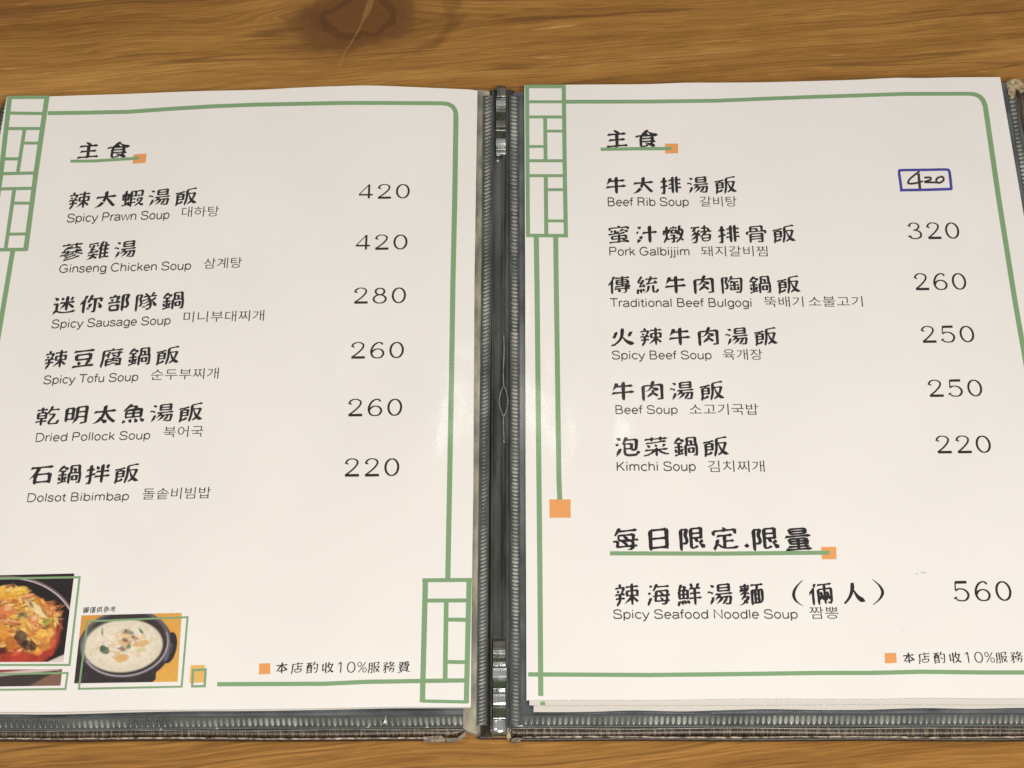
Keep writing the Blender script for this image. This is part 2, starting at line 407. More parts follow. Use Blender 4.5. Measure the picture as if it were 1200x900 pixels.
# strokes of each printed character: free-end flags, then points on a 100 x 100 grid
GLYPHS = {
 '主': '0150090909 01567056764089 1119418141 1091095010 0050105070 1185701470',
 '食': '0074492549 109565906376675286 10437548725263 005263706374597449 01253470348431 00744974396817 11820750264425 0151643063196611620663 105316501231082512 01251225605491',
 '辣': '10407136703259 1018591567 0030513158 00891675336936 1042116936 0126782391 1148799179 0069366542 0065425042 0050425062 0050628962 0089628942 0089427342 0073426936 1140770977 1169066990 1139331033 01245023231306 1140500850',
 '大': '00870983115058 10070824163731 1190611061 01403749645089',
 '蝦': '1071859085 0090859060 0190607160 1060434343 0121160713 1061254325 01792085129607 0020733272 0032723142 0031420943 0009430973 0009732073 1043054385 0043856285 0062856260 0062604360 1020912017 0020173317 1130293511 006306842687329045 00904576467039 0070397331',
 '湯': '0071277436 0074368736 00873688288407 01840775057008 1114882581 1011092026 0070245908 0083744274 11205510610561 01553553273610 1022372027 1192493349 0073354436 0083748361 0083614262 0042624387 0043878387 0083878374 01474845413026',
 '飯': '1025712662 0038481348 0074267830 0075205907 1106684174 00342230161210 10918686875482 01548253354604 0080338861 0088615462 1095089007811569326062 0013343834 0038343861 0038611361 01136113160905',
 '蔘': '01674190329533 11672935192518 1182207620671553102006 1181559046 1032903284 11573926272129 1048754073 01326675678462 1190840984 10679066796577 0065776970 0032533441 01344109310432 0066417158 00377220611548 10094941468549',
 '雞': '0145880885 0045414149 0032572554 1113710977 0079827588 1041714577 01251917100506 1049545763 1046273127 0131272734 0158309030 0158518951 1092105810 0158709170 008080807677667710 0017422155 01175528722678 00420929182527 0125270827 01424311400841 115805597563906792',
 '迷': '1008562156 0021562118 0180757870 0039844474 0081778482 0068518929 1096129007530637092118 1036286056 1122761089 10080415162118 1161196189 1135589058',
 '你': '11902183437848 00657165106306 0063065406 1047474130 0138603556 0125832891 0022762582 1034203925 10054806531862 1089569071 0090714571 013861457649874791 10190619682173',
 '部': '0119702360 0030893279 10507345714052 004811191114151435 0014354836 0048364811 1066066685 0066858984 0089848055884289268220 0182207322 1151791179 1154510851',
 '隊': '10922185317651 00627360666162 1080907274 0052257036 1011051186 0011863185 0031852460314732352729 0027292229 10413944386651 01567456774590 10365540546162 0147223821 1140749173 0169498861 00616269487120691264075308',
 '鍋': '1060256119 0061197719 0077197838 0078386038 0160386025 0054717071 0070717052 1135363223 1110351323 1024902385 10397138752385 0054528552 1109473647 0023132365 1109093716 100663076720842385 1048054851 0048515456 0054565487 0054878586 0085868556905190108805 0088057905 10336514651267',
 '豆': '1188851185 1020662042 0020427742 0077427667 0176672066 0129323518 01600970317534 1109099009',
 '腐': '10700873068507 0085078538 0085385839 1041753564 0055382938 0129382906 11516060556456 0053845191 0135643549 01451340113512 1024613564 1077137312601852184916 1010030808121715431683 0116839183 1190684968 116849744878517874 1058455332 117626593140253526',
 '乾': '1092756176 0043511251 1058547654 0076547341622656155808 00580866068907 00890792149221 1107234623 1027062737 1145800980 1027902866 0043624338 0043381238 0012381265 0012654265 1062926488618053645162 0051624362',
 '明': '0088625362 0037581258 10390949235337 10710781068911 0089118986 0089865386 0053865338 0053388837 1011221184 0011843784 0037843731 0037311231',
 '太': '0090078411653154575060 1057083725 1190631063 01403747565090 013935312318110708',
 '魚': '1140073819 116606640759205621 0017161006 1178229106 0020508050 0034856083 006083597850635031 0050318032 0080328067 008067256720632032 0020325032 10409236911265',
 '石': '0083122812 1190821082 013982387629540831 10280628423249 0032498349 0183498306',
 '拌': '1150704384 0182728686 1189584458 1107703270 1010061906 01190621102190 11053934463650 1192353935 1165066589',
 '本': '10902466515968 00102332494068 1110698969 1150065089 1126247324',
 '店': '00101315331678 0016785578 1090785678 0056785388 1087565556 1009040809 0055358235 00823582157811371132153235 0032355535 1055665535',
 '酌': '0042121112 0042281128 1172356051 0061748973 00897386137906 0079066807 0032863144 0031444242 002086215119461141 1109864586 1043074368 0043681168 0111681005 11526063856992',
 '收': '00847082567639 01363314281126 0063415758 1013791328 0075367031 10450750077125 1136883606 0060905871 0158719171 0057714752 109408910878186536',
 '服': '0008061439 0036631463 1052065286 0052868786 008786877182667366 00823188468952 0089525252 0036391440 0014401486 0014863686 00368636103406 0034062407 0081296510 006152644171279107',
 '務': '0070067905830886188834 0088346634 0166346644 01815490509551 0143513737 00184119442547 1046574255 1009863885 00388536782566 10072008241637 10483459346330 00633059215214 0015072407 0124072511256224661371 0065554949 01494940550855 00805463665675 00675680668779 0087796080 1064915072',
 '費': '0079302230 0033632953 109407870666136517 013413240913060607 0079412241 1061596186 1014868386 0083868375 0083753975 0039753986 0038653775 0037751875 0018751764 0017648864 0088648856 0088567953 0079532152 0079537819 0078192219 0022192151 0021511051',
 '牛': '1109419041 1085712272 1151905106 11258723761157',
 '排': '1090527552 1091737573 1092317531 0158734373 0158314131 0158524452 1109703270 0010081906 01190621102190 1107393445 1175897506 1158895806',
 '蜜': '0072247219 0172196718 10459149905184 0150091108 00486143584054 0134553469 0117612168 0055646773 1186607268 0072248025 0080257940 0079402039 0020392125 0021257224 1050455010 0050107810 1089748883 0088831183 0111831174 0172188906 1008511349295364527257',
 '汁': '0127342638 01202213091306 0115590961 0126821588 0026332428 1164066489 1192563656',
 '燉': '1046694069 0040694054 0040545954 0059545968 0159684669 1130732656 00715773557935 1110700750 0081238713 0048885180 0019310808 10208919312820 1162803680 0135256427 00400645064908 00490849315243 0152433743 017590716266516646 10600675198648886684717371',
 '豬': '0012651869 0086255325 0125560841 0130370721 00258319702167 0033564167 1108844184 1064906459 10527874788170 0081707759 01216725564342 0013062406 002406291231302854 0028543453 1191594859 0060428641 00864186138109580953135236 10443456416958',
 '骨': '0075342434 0053615274 0052742575 0075212421 0025611160 0111601148 1024062548 0025487547 0075477406 01740663055807 0074617486 0074862686 0026862660 0026608860 0188608848',
 '傳': '0087618751 0087518049 1028912583 10943685408049 0022762582 1052124527 01186206530548 017839770775056405 0039614072 004072827287678761 1191833583 0039614050 0040508049 1063896340 0087613961 1132279227 10190619682174 0185403438',
 '統': '113807451051195541 0080658853 1131293517 1110260806 1121262310 10239124881878 1073417409 00740977078808 00880892149120 0018771166 0011661461 0014612161 1144779077 1062906682 0066825153 1132523738 0184564652 1033731740 0017403542',
 '肉': '0147657151 0046353021 00700776058608 0086088675 0086751375 0113751306 10545050464841 0048416823 11234928483754476951905593',
 '陶': '10680871058205 00820587139076 0090764577 0045774273 1049904577 0060214521 0145214533 002852314330332729 0027292030 0139693562 1010061086 0010863085 00308523622853 0060596021 0060217521 0175217533 1142437843 0150607560 1043525166',
 '火': '01161012070608 10104614461751 01185423672271 0082617955 0179547546 1085688363 10950989076919553652454946 1050884852444135251710',
 '泡': '1071308028843186448777 0087774678 01233112091206 00376243606859 0068596837 0068374237 1024382433 0118570961 1114892681 0037624258 004258421348068506 0185069520 1049893762',
 '菜': '01811288099311 108569787148661265 1150484656 01191211090510 0080137416 0181567444 00433235212113 0073165631 11244619541656 1166776690 1109839083 1133763390 1150405006 1109339033',
 '每': '1089802479 1088187618 0041414135 00413550295518 004363485453515741 017618751167055805 0075182018 012018223618410741 00761877367341274123462563 0025637863 0078637841 0178419241 0113652990',
 '日': '0078492249 0078132213 1079087983 0079832183 0121832107',
 '限': '0069336548 0084674867 1012061286 0012863485 013485266133483435302925292131 1088367729 0177299409 0048498449 0084498486 0084864886 0048864813 014813540965126916',
 '定': '1080365036 0051791179 0111791165 10254421251108 1088658779 0087795279 0152794691 0050594911 1175592559 10951189075508421234172825',
 '量': '00787878707668236821702178 0078782178 1191590859 0021782288 002288738878847878 1184181618 1107079207 0081391939 0050084948 0081398029 008029212919311939 0019392049 002049764981458139',
 '海': '1090208320 1090794480 00593365276520 0119862682 0160625856 0113572053 1122341209 00674267466156 006407740680118219 1092428542 0085428562 0085624462 0044623921 0039218219 103242804284378219 1046903365',
 '鮮': '11302434213611 1123222410 1113210806 1149114324 01617160825690 10858980778171 1152319331 1155518951 0171717105 0013494349 00283328613581 0035811982 1190715371 1020901266 0012664465 0044654433 0044331333 0013331264',
 '麵': '0065287727 0077277710 0077466446 0072847064 1015761267 1008611166 0114691965 1109834183 0126632691 1192855085 0064106464 0077647728 0020383839 013839383414080407 0033132124 00133025462656 0026564052 01105033653876 005210861090149063 0090635264 0152645105',
 '倆': '01773970237120 0028902479 100648065314611862 004122482651385339 1140859085 1040054066 0040669066 00906690118506 0185067708 1065066584 1183227452 0064225923 0159235053 10190619682174',
 '人': '01506353605943682779169009 1050894967424631261309',
 '圖': '0049653166 0031663076 0030766776 0067766766 0067664965 0050487147 0071477121 0071212821 0028212847 0028475048 0041295829 0058295838 0058384139 0141394131 0012101186 0011868886 008886881483101210 1177562256 0050484965',
 '僅': '1028912583 0022762582 01186206530548 0063448644 0086448758 0087584159 0041594044 0040446344 1138328932 1187204020 0063076368 1193813581 1078907769 0077695069 0150694990 1134069206 10190619682174',
 '供': '0125822890 1190077524 01196315610651 1132075024 0150375089 1076897637 1191693769 1192363536 10200620692274',
 '參': '00631737082206 01413928342435 1057464843 10053911372041 1054675064 10812676266921 11836584608956 102522292144266336 0158586749754490389640 0177775889 012979318442914791 0084606858 0068586969 0034592058 0120582470 01698145781979 10306533643855 0058582142',
 '考': '1081454246 0037413528 0035287528 0175287315690762064806 0145611061 0118370934 00818174747173 0064627173 0071736779 0167791979 1045904561 0045615160 0151609061 00193849545160',
}

# ------------------------------------------------------------------ table top
def table():
    # one solid slab whose far and near ends lie outside the frame
    nx, ny = 60, 40
    x0, x1, y0, y1 = -0.70, 0.70, -0.42, 0.60
    vs = []; fs = []
    for j in range(ny + 1):
        for i in range(nx + 1):
            vs.append((x0 + (x1 - x0) * i / nx, y0 + (y1 - y0) * j / ny, 0.0))
    for j in range(ny):
        for i in range(nx):
            a = j * (nx + 1) + i
            fs.append((a, a + 1, a + nx + 2, a + nx + 1))
    b = len(vs)
    vs += [(x0, y0, 0), (x1, y0, 0), (x1, y1, 0), (x0, y1, 0), (x0, y0, -.035), (x1, y0, -.035), (x1, y1, -.035), (x0, y1, -.035)]
    fs += [(b, b + 4, b + 5, b + 1), (b + 1, b + 5, b + 6, b + 2), (b + 2, b + 6, b + 7, b + 3), (b + 3, b + 7, b + 4, b), (b + 4, b + 7, b + 6, b + 5)]
    o = link_mesh('table_top', vs, fs, M_WOOD)
    o['kind'] = 'structure'
table()

# ------------------------------------------------------------------ menu folder
folder = thing('menu_folder', 'open brown menu folder with clear ribbed sleeves and metal spine clips on the table', 'menu folder')
B_Z = 0.0038       # top of the cover boards
S_Z = 0.0052       # top of the dark sleeve backing

def wav(pts, amp, per, ph):
    return [(x, y + amp * math.sin(x / per + ph)) for x, y in pts]
def add_cover(outline):
    m = MB(); prism(m, outline, 0.0006, B_Z, bevel=0.0009)
    return m.build('cover_board', M_COVER, folder, smooth=False)
lb = [(-120, 860), (-60, 861)] + wav(resample([(0, 862), (300, 861.5), (505, 861)], 30), .7, 47, 0) + [(530, 861), (539, 859), (543.5, 855), (545, 848), (546, 700), (551, 400), (556, 112), (552, 108), (300, 110), (30, 116), (4, 120), (0, 126)]
rb = [(596.5, 854), (599, 859), (606, 860.5)] + wav(resample([(615, 860.3), (900, 860), (1200, 861)], 30), .6, 53, 1) + [(1290, 861), (1340, 860), (1330, 800), (1203, 110), (1199, 98), (1190, 94.5), (1150, 95), (900, 101), (640, 106), (600, 107), (597, 112)]
cl = add_cover(lb); cr_ = add_cover(rb)
def tube(pts3, r, seg=6):
    m = MB(); n = len(pts3); vs = []; fs = []
    for i, p in enumerate(pts3):
        q = pts3[min(n - 1, i + 1)]; s = pts3[max(0, i - 1)]
        t = np.array(q) - np.array(s); t = t / (np.linalg.norm(t) + 1e-12)
        u = np.cross(t, (0, 0, 1)); lu = np.linalg.norm(u)
        u = np.array((1., 0, 0)) if lu < 1e-6 else u / lu
        w = np.cross(u, t)
        rr = r[i] if isinstance(r, list) else r
        for k in range(seg):
            a = 2 * math.pi * k / seg
            vs.append(tuple(np.array(p) + rr * (math.cos(a) * u + math.sin(a) * w)))
    for i in range(n - 1):
        for k in range(seg):
            j = (k + 1) % seg
            fs.append((i * seg + k, i * seg + j, (i + 1) * seg + j, (i + 1) * seg + k))
    fs.append(tuple(range(seg - 1, -1, -1))); fs.append(tuple((n - 1) * seg + k for k in range(seg)))
    m.add(vs, fs); return m
# worn pale seam along the front edges
def seam(x0, x1, y, parent, ph):
    P = resample([(x0, y), (x1, y)], 6)
    tube([at(a, b + .5 * math.sin(a / 43 + ph) + random.uniform(-.25, .25), 0.0028 + random.uniform(-.0001, .0001)) for a, b in P], [random.uniform(.00022, .00042) for _ in P]).build('edge_seam', M_SEAM, parent, True)
seam(-110, 505, 865.3, cl, 0); seam(612, 1335, 863.8, cr_, 1)
# a lower lip of the wrapped board, its dark colour standing in for contact shadow
for P, par in (([(-115, 866.5), (520, 866)], cl), ([(600, 866), (1338, 866)], cr_)):
    tube([at(a, b + .4 * math.sin(a / 43), 0.0012) for a, b in resample(P, 12)], .0009).build('shaded_edge', M_COVERSIDE, par, True)
def flake(outline, z, parent, name, mat, rough=.0004, thick=.0006):
    P = resample(outline + [outline[0]], 3)[:-1]
    P = [(x + random.uniform(-.5, .5), y + random.uniform(-.4, .4)) for x, y in P]
    m = MB(); n = len(P)
    cx = sum(p[0] for p in P) / n; cy = sum(p[1] for p in P) / n
    vs = [at(x, y, z + random.uniform(-rough, rough)) for x, y in P]
    mid = [at(cx + (x - cx) * .5, cy + (y - cy) * .5, z + .0003 + random.uniform(-rough, rough)) for x, y in P]
    bot = [(v[0], v[1], v[2] - thick - rough) for v in vs]
    c = at(cx, cy, z + .0003)
    fs = [((i + 1) % n, i, n + i, n + (i + 1) % n) for i in range(n)] + [(n + (i + 1) % n, n + i, 3 * n) for i in range(n)] + [(i, (i + 1) % n, 2 * n + (i + 1) % n, 2 * n + i) for i in range(n)] + [tuple(range(2 * n, 3 * n))]
    m.add(vs + mid + bot + [c], fs)
    return m.build(name, mat, parent)
flake([(497, 862.5), (505, 863), (517, 862), (523, 866), (521, 869), (508, 869.5), (496, 869)], .0030, cl, 'peeled_corner', M_CARDGREY)
flake([(522, 865), (530, 866.5), (541, 862), (546, 857), (545, 863), (537, 868.5), (524, 869.5)], .0026, cl, 'peeled_corner', M_CARDGREY)
flake([(599, 866), (607, 864), (612, 865), (608, 869), (599, 870)], .0028, cr_, 'peeled_corner', M_CARDGREY)
flake([(594.3, 853), (598, 853), (598.5, 862), (596.5, 869), (594, 866)], .0042, cr_, 'peeled_corner', M_CARD)
flake([(1179, 95), (1187, 92), (1195, 93), (1199, 97), (1200, 106), (1196, 108), (1194, 101), (1191, 104), (1188, 114), (1185, 116), (1182, 108), (1180, 102)], .0062, cr_, 'torn_corner', M_CARD, .0007)

# dark backing of the sleeves, seen through clear film round the sheets
def backing(outline, name='sleeve_backing', mat=M_BACK, z0=B_Z + .0001, z1=S_Z):
    m = MB(); prism(m, outline, z0, z1, bevel=0.0003)
    return m.build(name, mat, folder)
bl = backing([(-150, 853.5)] + wav(resample([(-40, 854), (300, 853), (551, 851)], 25), .5, 41, .5) + [(552.5, 840), (560, 400), (565, 110), (300, 112), (14, 118), (6, 117), (4, 125), (-5, 200)])
br = backing([(599.5, 851)] + wav(resample([(612, 851.5), (900, 851), (1200, 850.5)], 25), .5, 41, 1.5) + [(1330, 851), (1316, 800), (1190, 106), (1184, 96), (1100, 98), (616, 107), (602, 108), (600, 120)])
# clear edge line of the film in front of the brown cover
for P, par in (([(-130, 856.8), (300, 856.2), (545, 854.5)], bl), ([(600, 854), (900, 853.6), (1320, 854)], br)):
    tube([at(a, b + .6 * math.sin(a / 37 + .4), B_Z + .0004) for a, b in resample(P, 10)], .00022).build('film_edge', M_LINE, par, True)
# yellowed margin of film left of the spine
m = MB(); prism(m, [(542.5, 828), (542.5, 853), (547, 856), (553, 858.5), (559, 860), (563, 857), (565, 700), (568, 450), (572, 300), (574, 107), (560, 104), (556, 108), (553, 400), (550, 700)], .0025, .0056, bevel=.0003)
m.build('film_margin', M_TAPE, folder)
# ribbed welds
def ribs(path, n, half_px, len_px, z, lean=0.0, irregular=.24):
    """a row of little half-round ribs; path runs along the weld"""
    R = resample(path, 2.0); m = MB(); tot = len(R) - 1
    for k in range(n):
        t = (k + .5) / n * tot; i = int(t); f = t - i
        a, b = R[i], R[min(tot, i + 1)]
        x = a[0] + (b[0] - a[0]) * f; y = a[1] + (b[1] - a[1]) * f
        d = (R[min(tot, i + 4)][0] - R[max(0, i - 4)][0], R[min(tot, i + 4)][1] - R[max(0, i - 4)][1]); l = math.hypot(*d); d = (d[0] / l, d[1] / l)
        nrm = (-d[1] + d[0] * lean, d[0] + d[1] * lean)
        jit = random.uniform(-irregular, irregular)
        hw = half_px * (1 + jit * .8); ln = len_px * (1 + jit * .6) / 2
        ring = []
        for s in (-1, -.62, 0, .62, 1):
            w = hw * math.sqrt(max(0, 1 - abs(s) ** 2.6)) + .12
            row = []
            for q in (-1, -.5, .5, 1):
                h = .00042 * (1 - abs(s) ** 3) * (1 if abs(q) < .9 else 0) * (1 + jit)
                row.append(at(x + nrm[0] * ln * s + d[0] * w * q, y + nrm[1] * ln * s + d[1] * w * q, z + h))
            ring.append(row)
        vs = [p for r in ring for p in r]
        fs = [(r * 4 + c, (r + 1) * 4 + c, (r + 1) * 4 + c + 1, r * 4 + c + 1) for r in range(4) for c in range(3)]
        m.add(vs, fs)
    return m
def weld(path, n, half_px, len_px, lean, wid, z=S_Z):
    # channel the ribs sit in
    R = resample(path, 8); vs = []; fs = []
    for i, p in enumerate(R):
        d = (R[min(len(R) - 1, i + 1)][0] - R[max(0, i - 1)][0], R[min(len(R) - 1, i + 1)][1] - R[max(0, i - 1)][1]); l = math.hypot(*d); d = (d[0] / l, d[1] / l)
        for s, h in ((-1.0, 0), (-.82, .00018), (-.7, .00008), (.7, .00008), (.82, .00018), (1.0, 0)):
            vs.append(at(p[0] - d[1] * s * wid, p[1] + d[0] * s * wid, z + .0001 + h))
    for i in range(len(R) - 1):
        for c in range(5): fs.append((i * 6 + c, i * 6 + c + 1, (i + 1) * 6 + c + 1, (i + 1) * 6 + c))
    m = MB(); m.add(vs, fs); w = m.build('weld_strip', M_RIBBASE, folder, True)
    r = ribs(path, n, half_px, len_px, z + .0002, lean).build('weld_rib', M_RIB, w, True, 'stuff')
weld([(572, 112), (570.5, 300), (568, 500), (566, 700), (564.5, 850)], 172, 1.55, 8.2, .35, 6.0, .0061)
weld([(602.5, 112), (603, 300), (603.5, 500), (604, 700), (604.5, 850)], 168, 1.7, 8.0, -.12, 5.6, .0055)
weld([(-110, 848.5)] + wav([(0, 848.2), (100, 848.3), (200, 847.4), (300, 846.8), (400, 846), (475, 845.4)], .5, 60, 0) + [(543, 844.8)], 98, 2.25, 10.2, .1, 7.6)
weld([(613, 844.6), (700, 844.6), (800, 844.2), (900, 843.8), (1000, 843.8), (1100, 843.4), (1200, 843.2), (1315, 843.5)], 106, 2.25, 10.5, -.05, 7.6)
weld([(1185, 112), (1216, 300), (1250, 500), (1285, 700), (1308, 820)], 150, 1.6, 7.5, 0, 4.2)
weld([(8, 123), (-24, 300), (-60, 500), (-96, 700), (-118, 820)], 150, 1.6, 7.5, 0, 4.2)
# a few bright creases of film standing on the bottom weld
for (x, y, h) in ((451, 843, 12), (500, 851, 5), (431, 851, 4), (188, 854, 4), (254, 853, 4)):
    P = [(x - 2.2, y + h * .45), (x + 2.6, y + h * .35), (x + 1.0, y - h * .5)]
    z = S_Z + .0006
    m = MB(); a, b, c = (at(*p, z) for p in P); t = at(x + .2, y, z + .0009)
    m.add([a, b, c, t], [(0, 1, 3), (1, 2, 3), (2, 0, 3), (2, 1, 0)])
    m.build('film_crease', M_FILMWHITE, folder)

# spine: folded vinyl between the two boards, profile across x swept along y
m = MB(); prism(m, [(557, 862), (562, 865), (600, 865), (603, 860), (606, 112), (603, 106), (570, 106), (566, 110), (560, 500)], .0010, .0026, bevel=.0004)
m.build('spine_board', M_COVERSIDE, folder)
def spine():
    prof = [(573.5, .0010), (574.5, .0044), (576, .0050), (577.3, .0046), (579, .0040), (584, .0038), (588.5, .0040), (589.5, .0050), (590.6, .0050), (591.6, .0041), (595, .0039), (596.5, .0041), (597.4, .0050), (598.6, .0051), (599.6, .0044), (600.4, .0010)]
    ys = [105 + (866 - 105) * k / 90 for k in range(91)]
    vs = []; fs = []; n = len(prof)
    for y in ys:
        sh = 0.5 * math.sin(y / 90.0)
        edge = min(1, (866 - y) / 9 + .35) if y > 857 else 1
        bl_ = (y - 110) / 740 * -2.0 if True else 0
        for k, (x, z) in enumerate(prof):
            xx = x + (sh if 4 < k < 11 else 0) + (1.5 + bl_ if k < 5 else 0)
            vs.append(at(xx, y, z * edge + (.00012 * math.sin(y / 17 + k) if 3 < k < 12 else 0)))
    for i in range(len(ys) - 1):
        for k in range(n - 1): fs.append((i * n + k, (i + 1) * n + k, (i + 1) * n + k + 1, i * n + k + 1))
    m = MB(); m.add(vs, fs); o = m.build('spine_strip', M_SPINE, folder, True)
    # split in the film fold: two bowed lips, highlight put into their pale grey
    for s in (-1, 1):
        P = [(590 + .3, 398), (590.2, 430), (590.2, 450)] if s < 0 else [(590.4, 448), (590.4, 452)]
        lip = [(590.2 + s * 5.0 * math.sin(math.pi * min(1, max(0, (y - 452) / 36))) ** .8, y) for y in range(452, 489, 2)]
        tube([at(x, y, .0056) for x, y in lip], .00027).build('split_lip', M_LINE, o, True)
    tube([at(590.3 + .5 * math.sin(y / 9), y, .0054) for y in range(392, 454, 4)], .00030).build('fold_highlight', M_LINE, o, True)  # pale grey tubes on the fold, a highlight line painted by colour
    tube([at(590.3 + .4 * math.sin(y / 9), y, .0054) for y in range(487, 522, 4)], .00030).build('fold_highlight', M_LINE, o, True)
spine()

def clip(top):
    c = bpy.data.objects.new('spine_clip', None); c.empty_display_size = .005; COL.objects.link(c); c.parent = folder
    def plate(y0, y1, z, arch, mat, x0=577.5, x1=592.6, name='clip_plate', drop=False):
        rows = 9; vs = []; fs = []
        A = [(x0, -.0005), (x0 + .4, 0), ((x0 + x1) / 2, .00005), (x1 - .4, 0), (x1, -.0005)]
        for i in range(rows):
            t = i / (rows - 1); y = y0 + (y1 - y0) * t
            h = z + arch * (1 - (2 * t - 1) ** 4) - (.0004 * (abs(2 * t - 1) ** 6))
            for x, dz in A: vs.append(at(x, y, h + dz))
        for i in range(rows - 1):
            for k in range(4): fs.append((i * 5 + k, (i + 1) * 5 + k, (i + 1) * 5 + k + 1, i * 5 + k + 1))
        n0 = len(vs)
        vs += [(v[0], v[1], v[2] - .0007) for v in vs]
        for i in range(rows - 1):
            fs += [(i * 5, n0 + i * 5, n0 + (i + 1) * 5, (i + 1) * 5), (i * 5 + 4, (i + 1) * 5 + 4, n0 + (i + 1) * 5 + 4, n0 + i * 5 + 4)]
        for k in range(4):
            fs += [(k, k + 1, n0 + k + 1, n0 + k), ((rows - 1) * 5 + k, n0 + (rows - 1) * 5 + k, n0 + (rows - 1) * 5 + k + 1, (rows - 1) * 5 + k + 1)]
        m = MB(); m.add(vs, fs); return m.build(name, mat, c, False)
    if top:
        plate(113, 184, .0050, 0, M_SLOT, 581, 593, 'clip_base')
        plate(101, 113.5, .0058, .0002, M_CHROMEDK, 582, 592.8)
        plate(115, 125.5, .0062, .0006, M_CHROME, 581, 593)
        plate(125.8, 131.5, .0056, .0002, M_CHROMEDK, 581, 593)
        plate(139.5, 150, .0062, .0006, M_CHROMEDK, 581, 593)
        plate(150.5, 153.5, .0056, .0001, M_CHROMEDK, 581, 593)
        plate(160.5, 172.5, .0062, .0006, M_CHROME, 581, 593)
        plate(172.8, 176, .0058, .0001, M_CHROMEDK, 581, 593)
        plate(176, 181.5, .0064, .0005, M_CHROME, 581, 593)
    else:
        plate(749, 862, .0052, 0, M_SLOT, 577.5, 592.6, 'clip_base')
        plate(749.5, 762.5, .0062, .0001, M_CHROMEDK)
        plate(762.5, 767.2, .0066, .0005, M_CHROME)
        plate(774.5, 778.3, .0062, .0005, M_CHROME)
        plate(778.8, 796.5, .0060, .0014, M_CHROME, 577, 594)
        plate(806, 808, .0062, .0004, M_CHROME)
        plate(808.5, 828.5, .0060, .0014, M_CHROME)
        plate(840.5, 842.5, .0062, .0004, M_CHROME)
        # hooked end that turns down over the front edge
        rows = [(843, .0058), (849, .0057), (854, .0059), (857, .0058), (859.5, .0052), (861.5, .0042), (864, .0028), (867, .0008)]
        vs = []; fs = []
        for y, z in rows:
            for x in (576.6, 577.4, 585, 592.4, 593.2): vs.append(at(x, y, z - (.0004 if x < 577 or x > 593 else 0)))
        for i in range(len(rows) - 1):
            for k in range(4): fs.append((i * 5 + k, (i + 1) * 5 + k, (i + 1) * 5 + k + 1, i * 5 + k + 1))
        n0 = len(vs); vs += [(v[0], v[1] + .0005, v[2] - .0006) for v in vs]
        for i in range(len(rows) - 1):
            fs += [(i * 5, n0 + i * 5, n0 + (i + 1) * 5, (i + 1) * 5), (i * 5 + 4, (i + 1) * 5 + 4, n0 + (i + 1) * 5 + 4, n0 + i * 5 + 4)]
        m = MB(); m.add(vs, fs); m.build('clip_hook', M_CHROME, c, True)
clip(True); clip(False)

# ------------------------------------------------------------------ sheets
def sheet(name, outline_top, outline_right, outline_bottom, outline_left, mat, dz=0.0, thick=.00035, parent=None, nx=60, ny=80):
    """grid sheet bounded by four pixel curves (Coons patch), with thickness"""
    def ev(P, t):
        d = [0]
        for i in range(1, len(P)): d.append(d[-1] + math.dist(P[i], P[i - 1]))
        s = t * d[-1]
        for i in range(1, len(P)):
            if s <= d[i] + 1e-9:
                u = (s - d[i - 1]) / (d[i] - d[i - 1]); return (P[i - 1][0] + (P[i][0] - P[i - 1][0]) * u, P[i - 1][1] + (P[i][1] - P[i - 1][1]) * u)
        return P[-1]
    T, R, Bm, Lf = outline_top, outline_right, outline_bottom, outline_left
    c00, c10, c01, c11 = T[0], T[-1], Bm[0], Bm[-1]
    vs = []
    for j in range(ny + 1):
        v = j / ny; l = ev(Lf, v); r = ev(R, v)
        for i in range(nx + 1):
            u = i / nx; t = ev(T, u); b = ev(Bm, u)
            p = [(1 - v) * t[k] + v * b[k] + (1 - u) * l[k] + u * r[k] - ((1 - u) * (1 - v) * c00[k] + u * (1 - v) * c10[k] + (1 - u) * v * c01[k] + u * v * c11[k]) for k in (0, 1)]
            vs.append(at(p[0], p[1], surf(*p) + dz))
    W = nx + 1; fs = []
    for j in range(ny):
        for i in range(nx): a = j * W + i; fs.append((a, a + W, a + W + 1, a + 1))
    n0 = len(vs); per = [i for i in range(W)] + [j * W + nx for j in range(1, ny + 1)] + [ny * W + i for i in range(nx - 1, -1, -1)] + [j * W for j in range(ny - 1, 0, -1)]
    k = len(per)
    for i in per: vs.append(vs[i])
    for i in per: vs.append((vs[i][0], vs[i][1], vs[i][2] - thick))
    for i in range(k): fs.append((n0 + i, n0 + (i + 1) % k, n0 + k + (i + 1) % k, n0 + k + i))
    o = link_mesh(name, vs, fs, mat, parent)
    for p in o.data.polygons[:nx * ny]: p.use_smooth = True
    return o

LP = thing('menu_page', 'left white menu page with two small food photos in its lower corner', 'menu page')
RP = thing('menu_page', 'right white menu page with a blue pen box round a handwritten 420', 'menu page')
l_top = spline([(8, 113.2), (56, 113), (100, 111.5), (150, 110), (225, 107), (300, 105.3), (350, 102.7), (400, 100.8), (440, 100.3), (500, 102.7), (552, 105), (559.5, 106)], 4)
l_right = [(559.5, 106), (556, 330), (554.7, 570), (552.8, 700), (551.6, 828.5)]
l_bot = spline([(-118, 836), (-40, 834.5), (0, 834), (60, 834), (100, 833), (150, 831.5), (220, 831), (300, 830.3), (380, 829), (460, 827.3), (551.6, 827.3)], 4)
l_left = [(8, 113.2), (-118, 836)]
sheet('sheet', l_top, l_right, l_bot, l_left, M_PAPER, parent=LP)
r_top = spline([(614.5, 99.5), (663, 99.3), (700, 99), (760, 98.6), (800, 97), (850, 96.8), (900, 96.3), (950, 95), (1000, 93.6), (1050, 91.2), (1080, 91.5), (1120, 90.6), (1172, 90.4)], 4)
r_right = [(1172, 90.4), (1196, 230), (1224, 400), (1298, 818.5)]
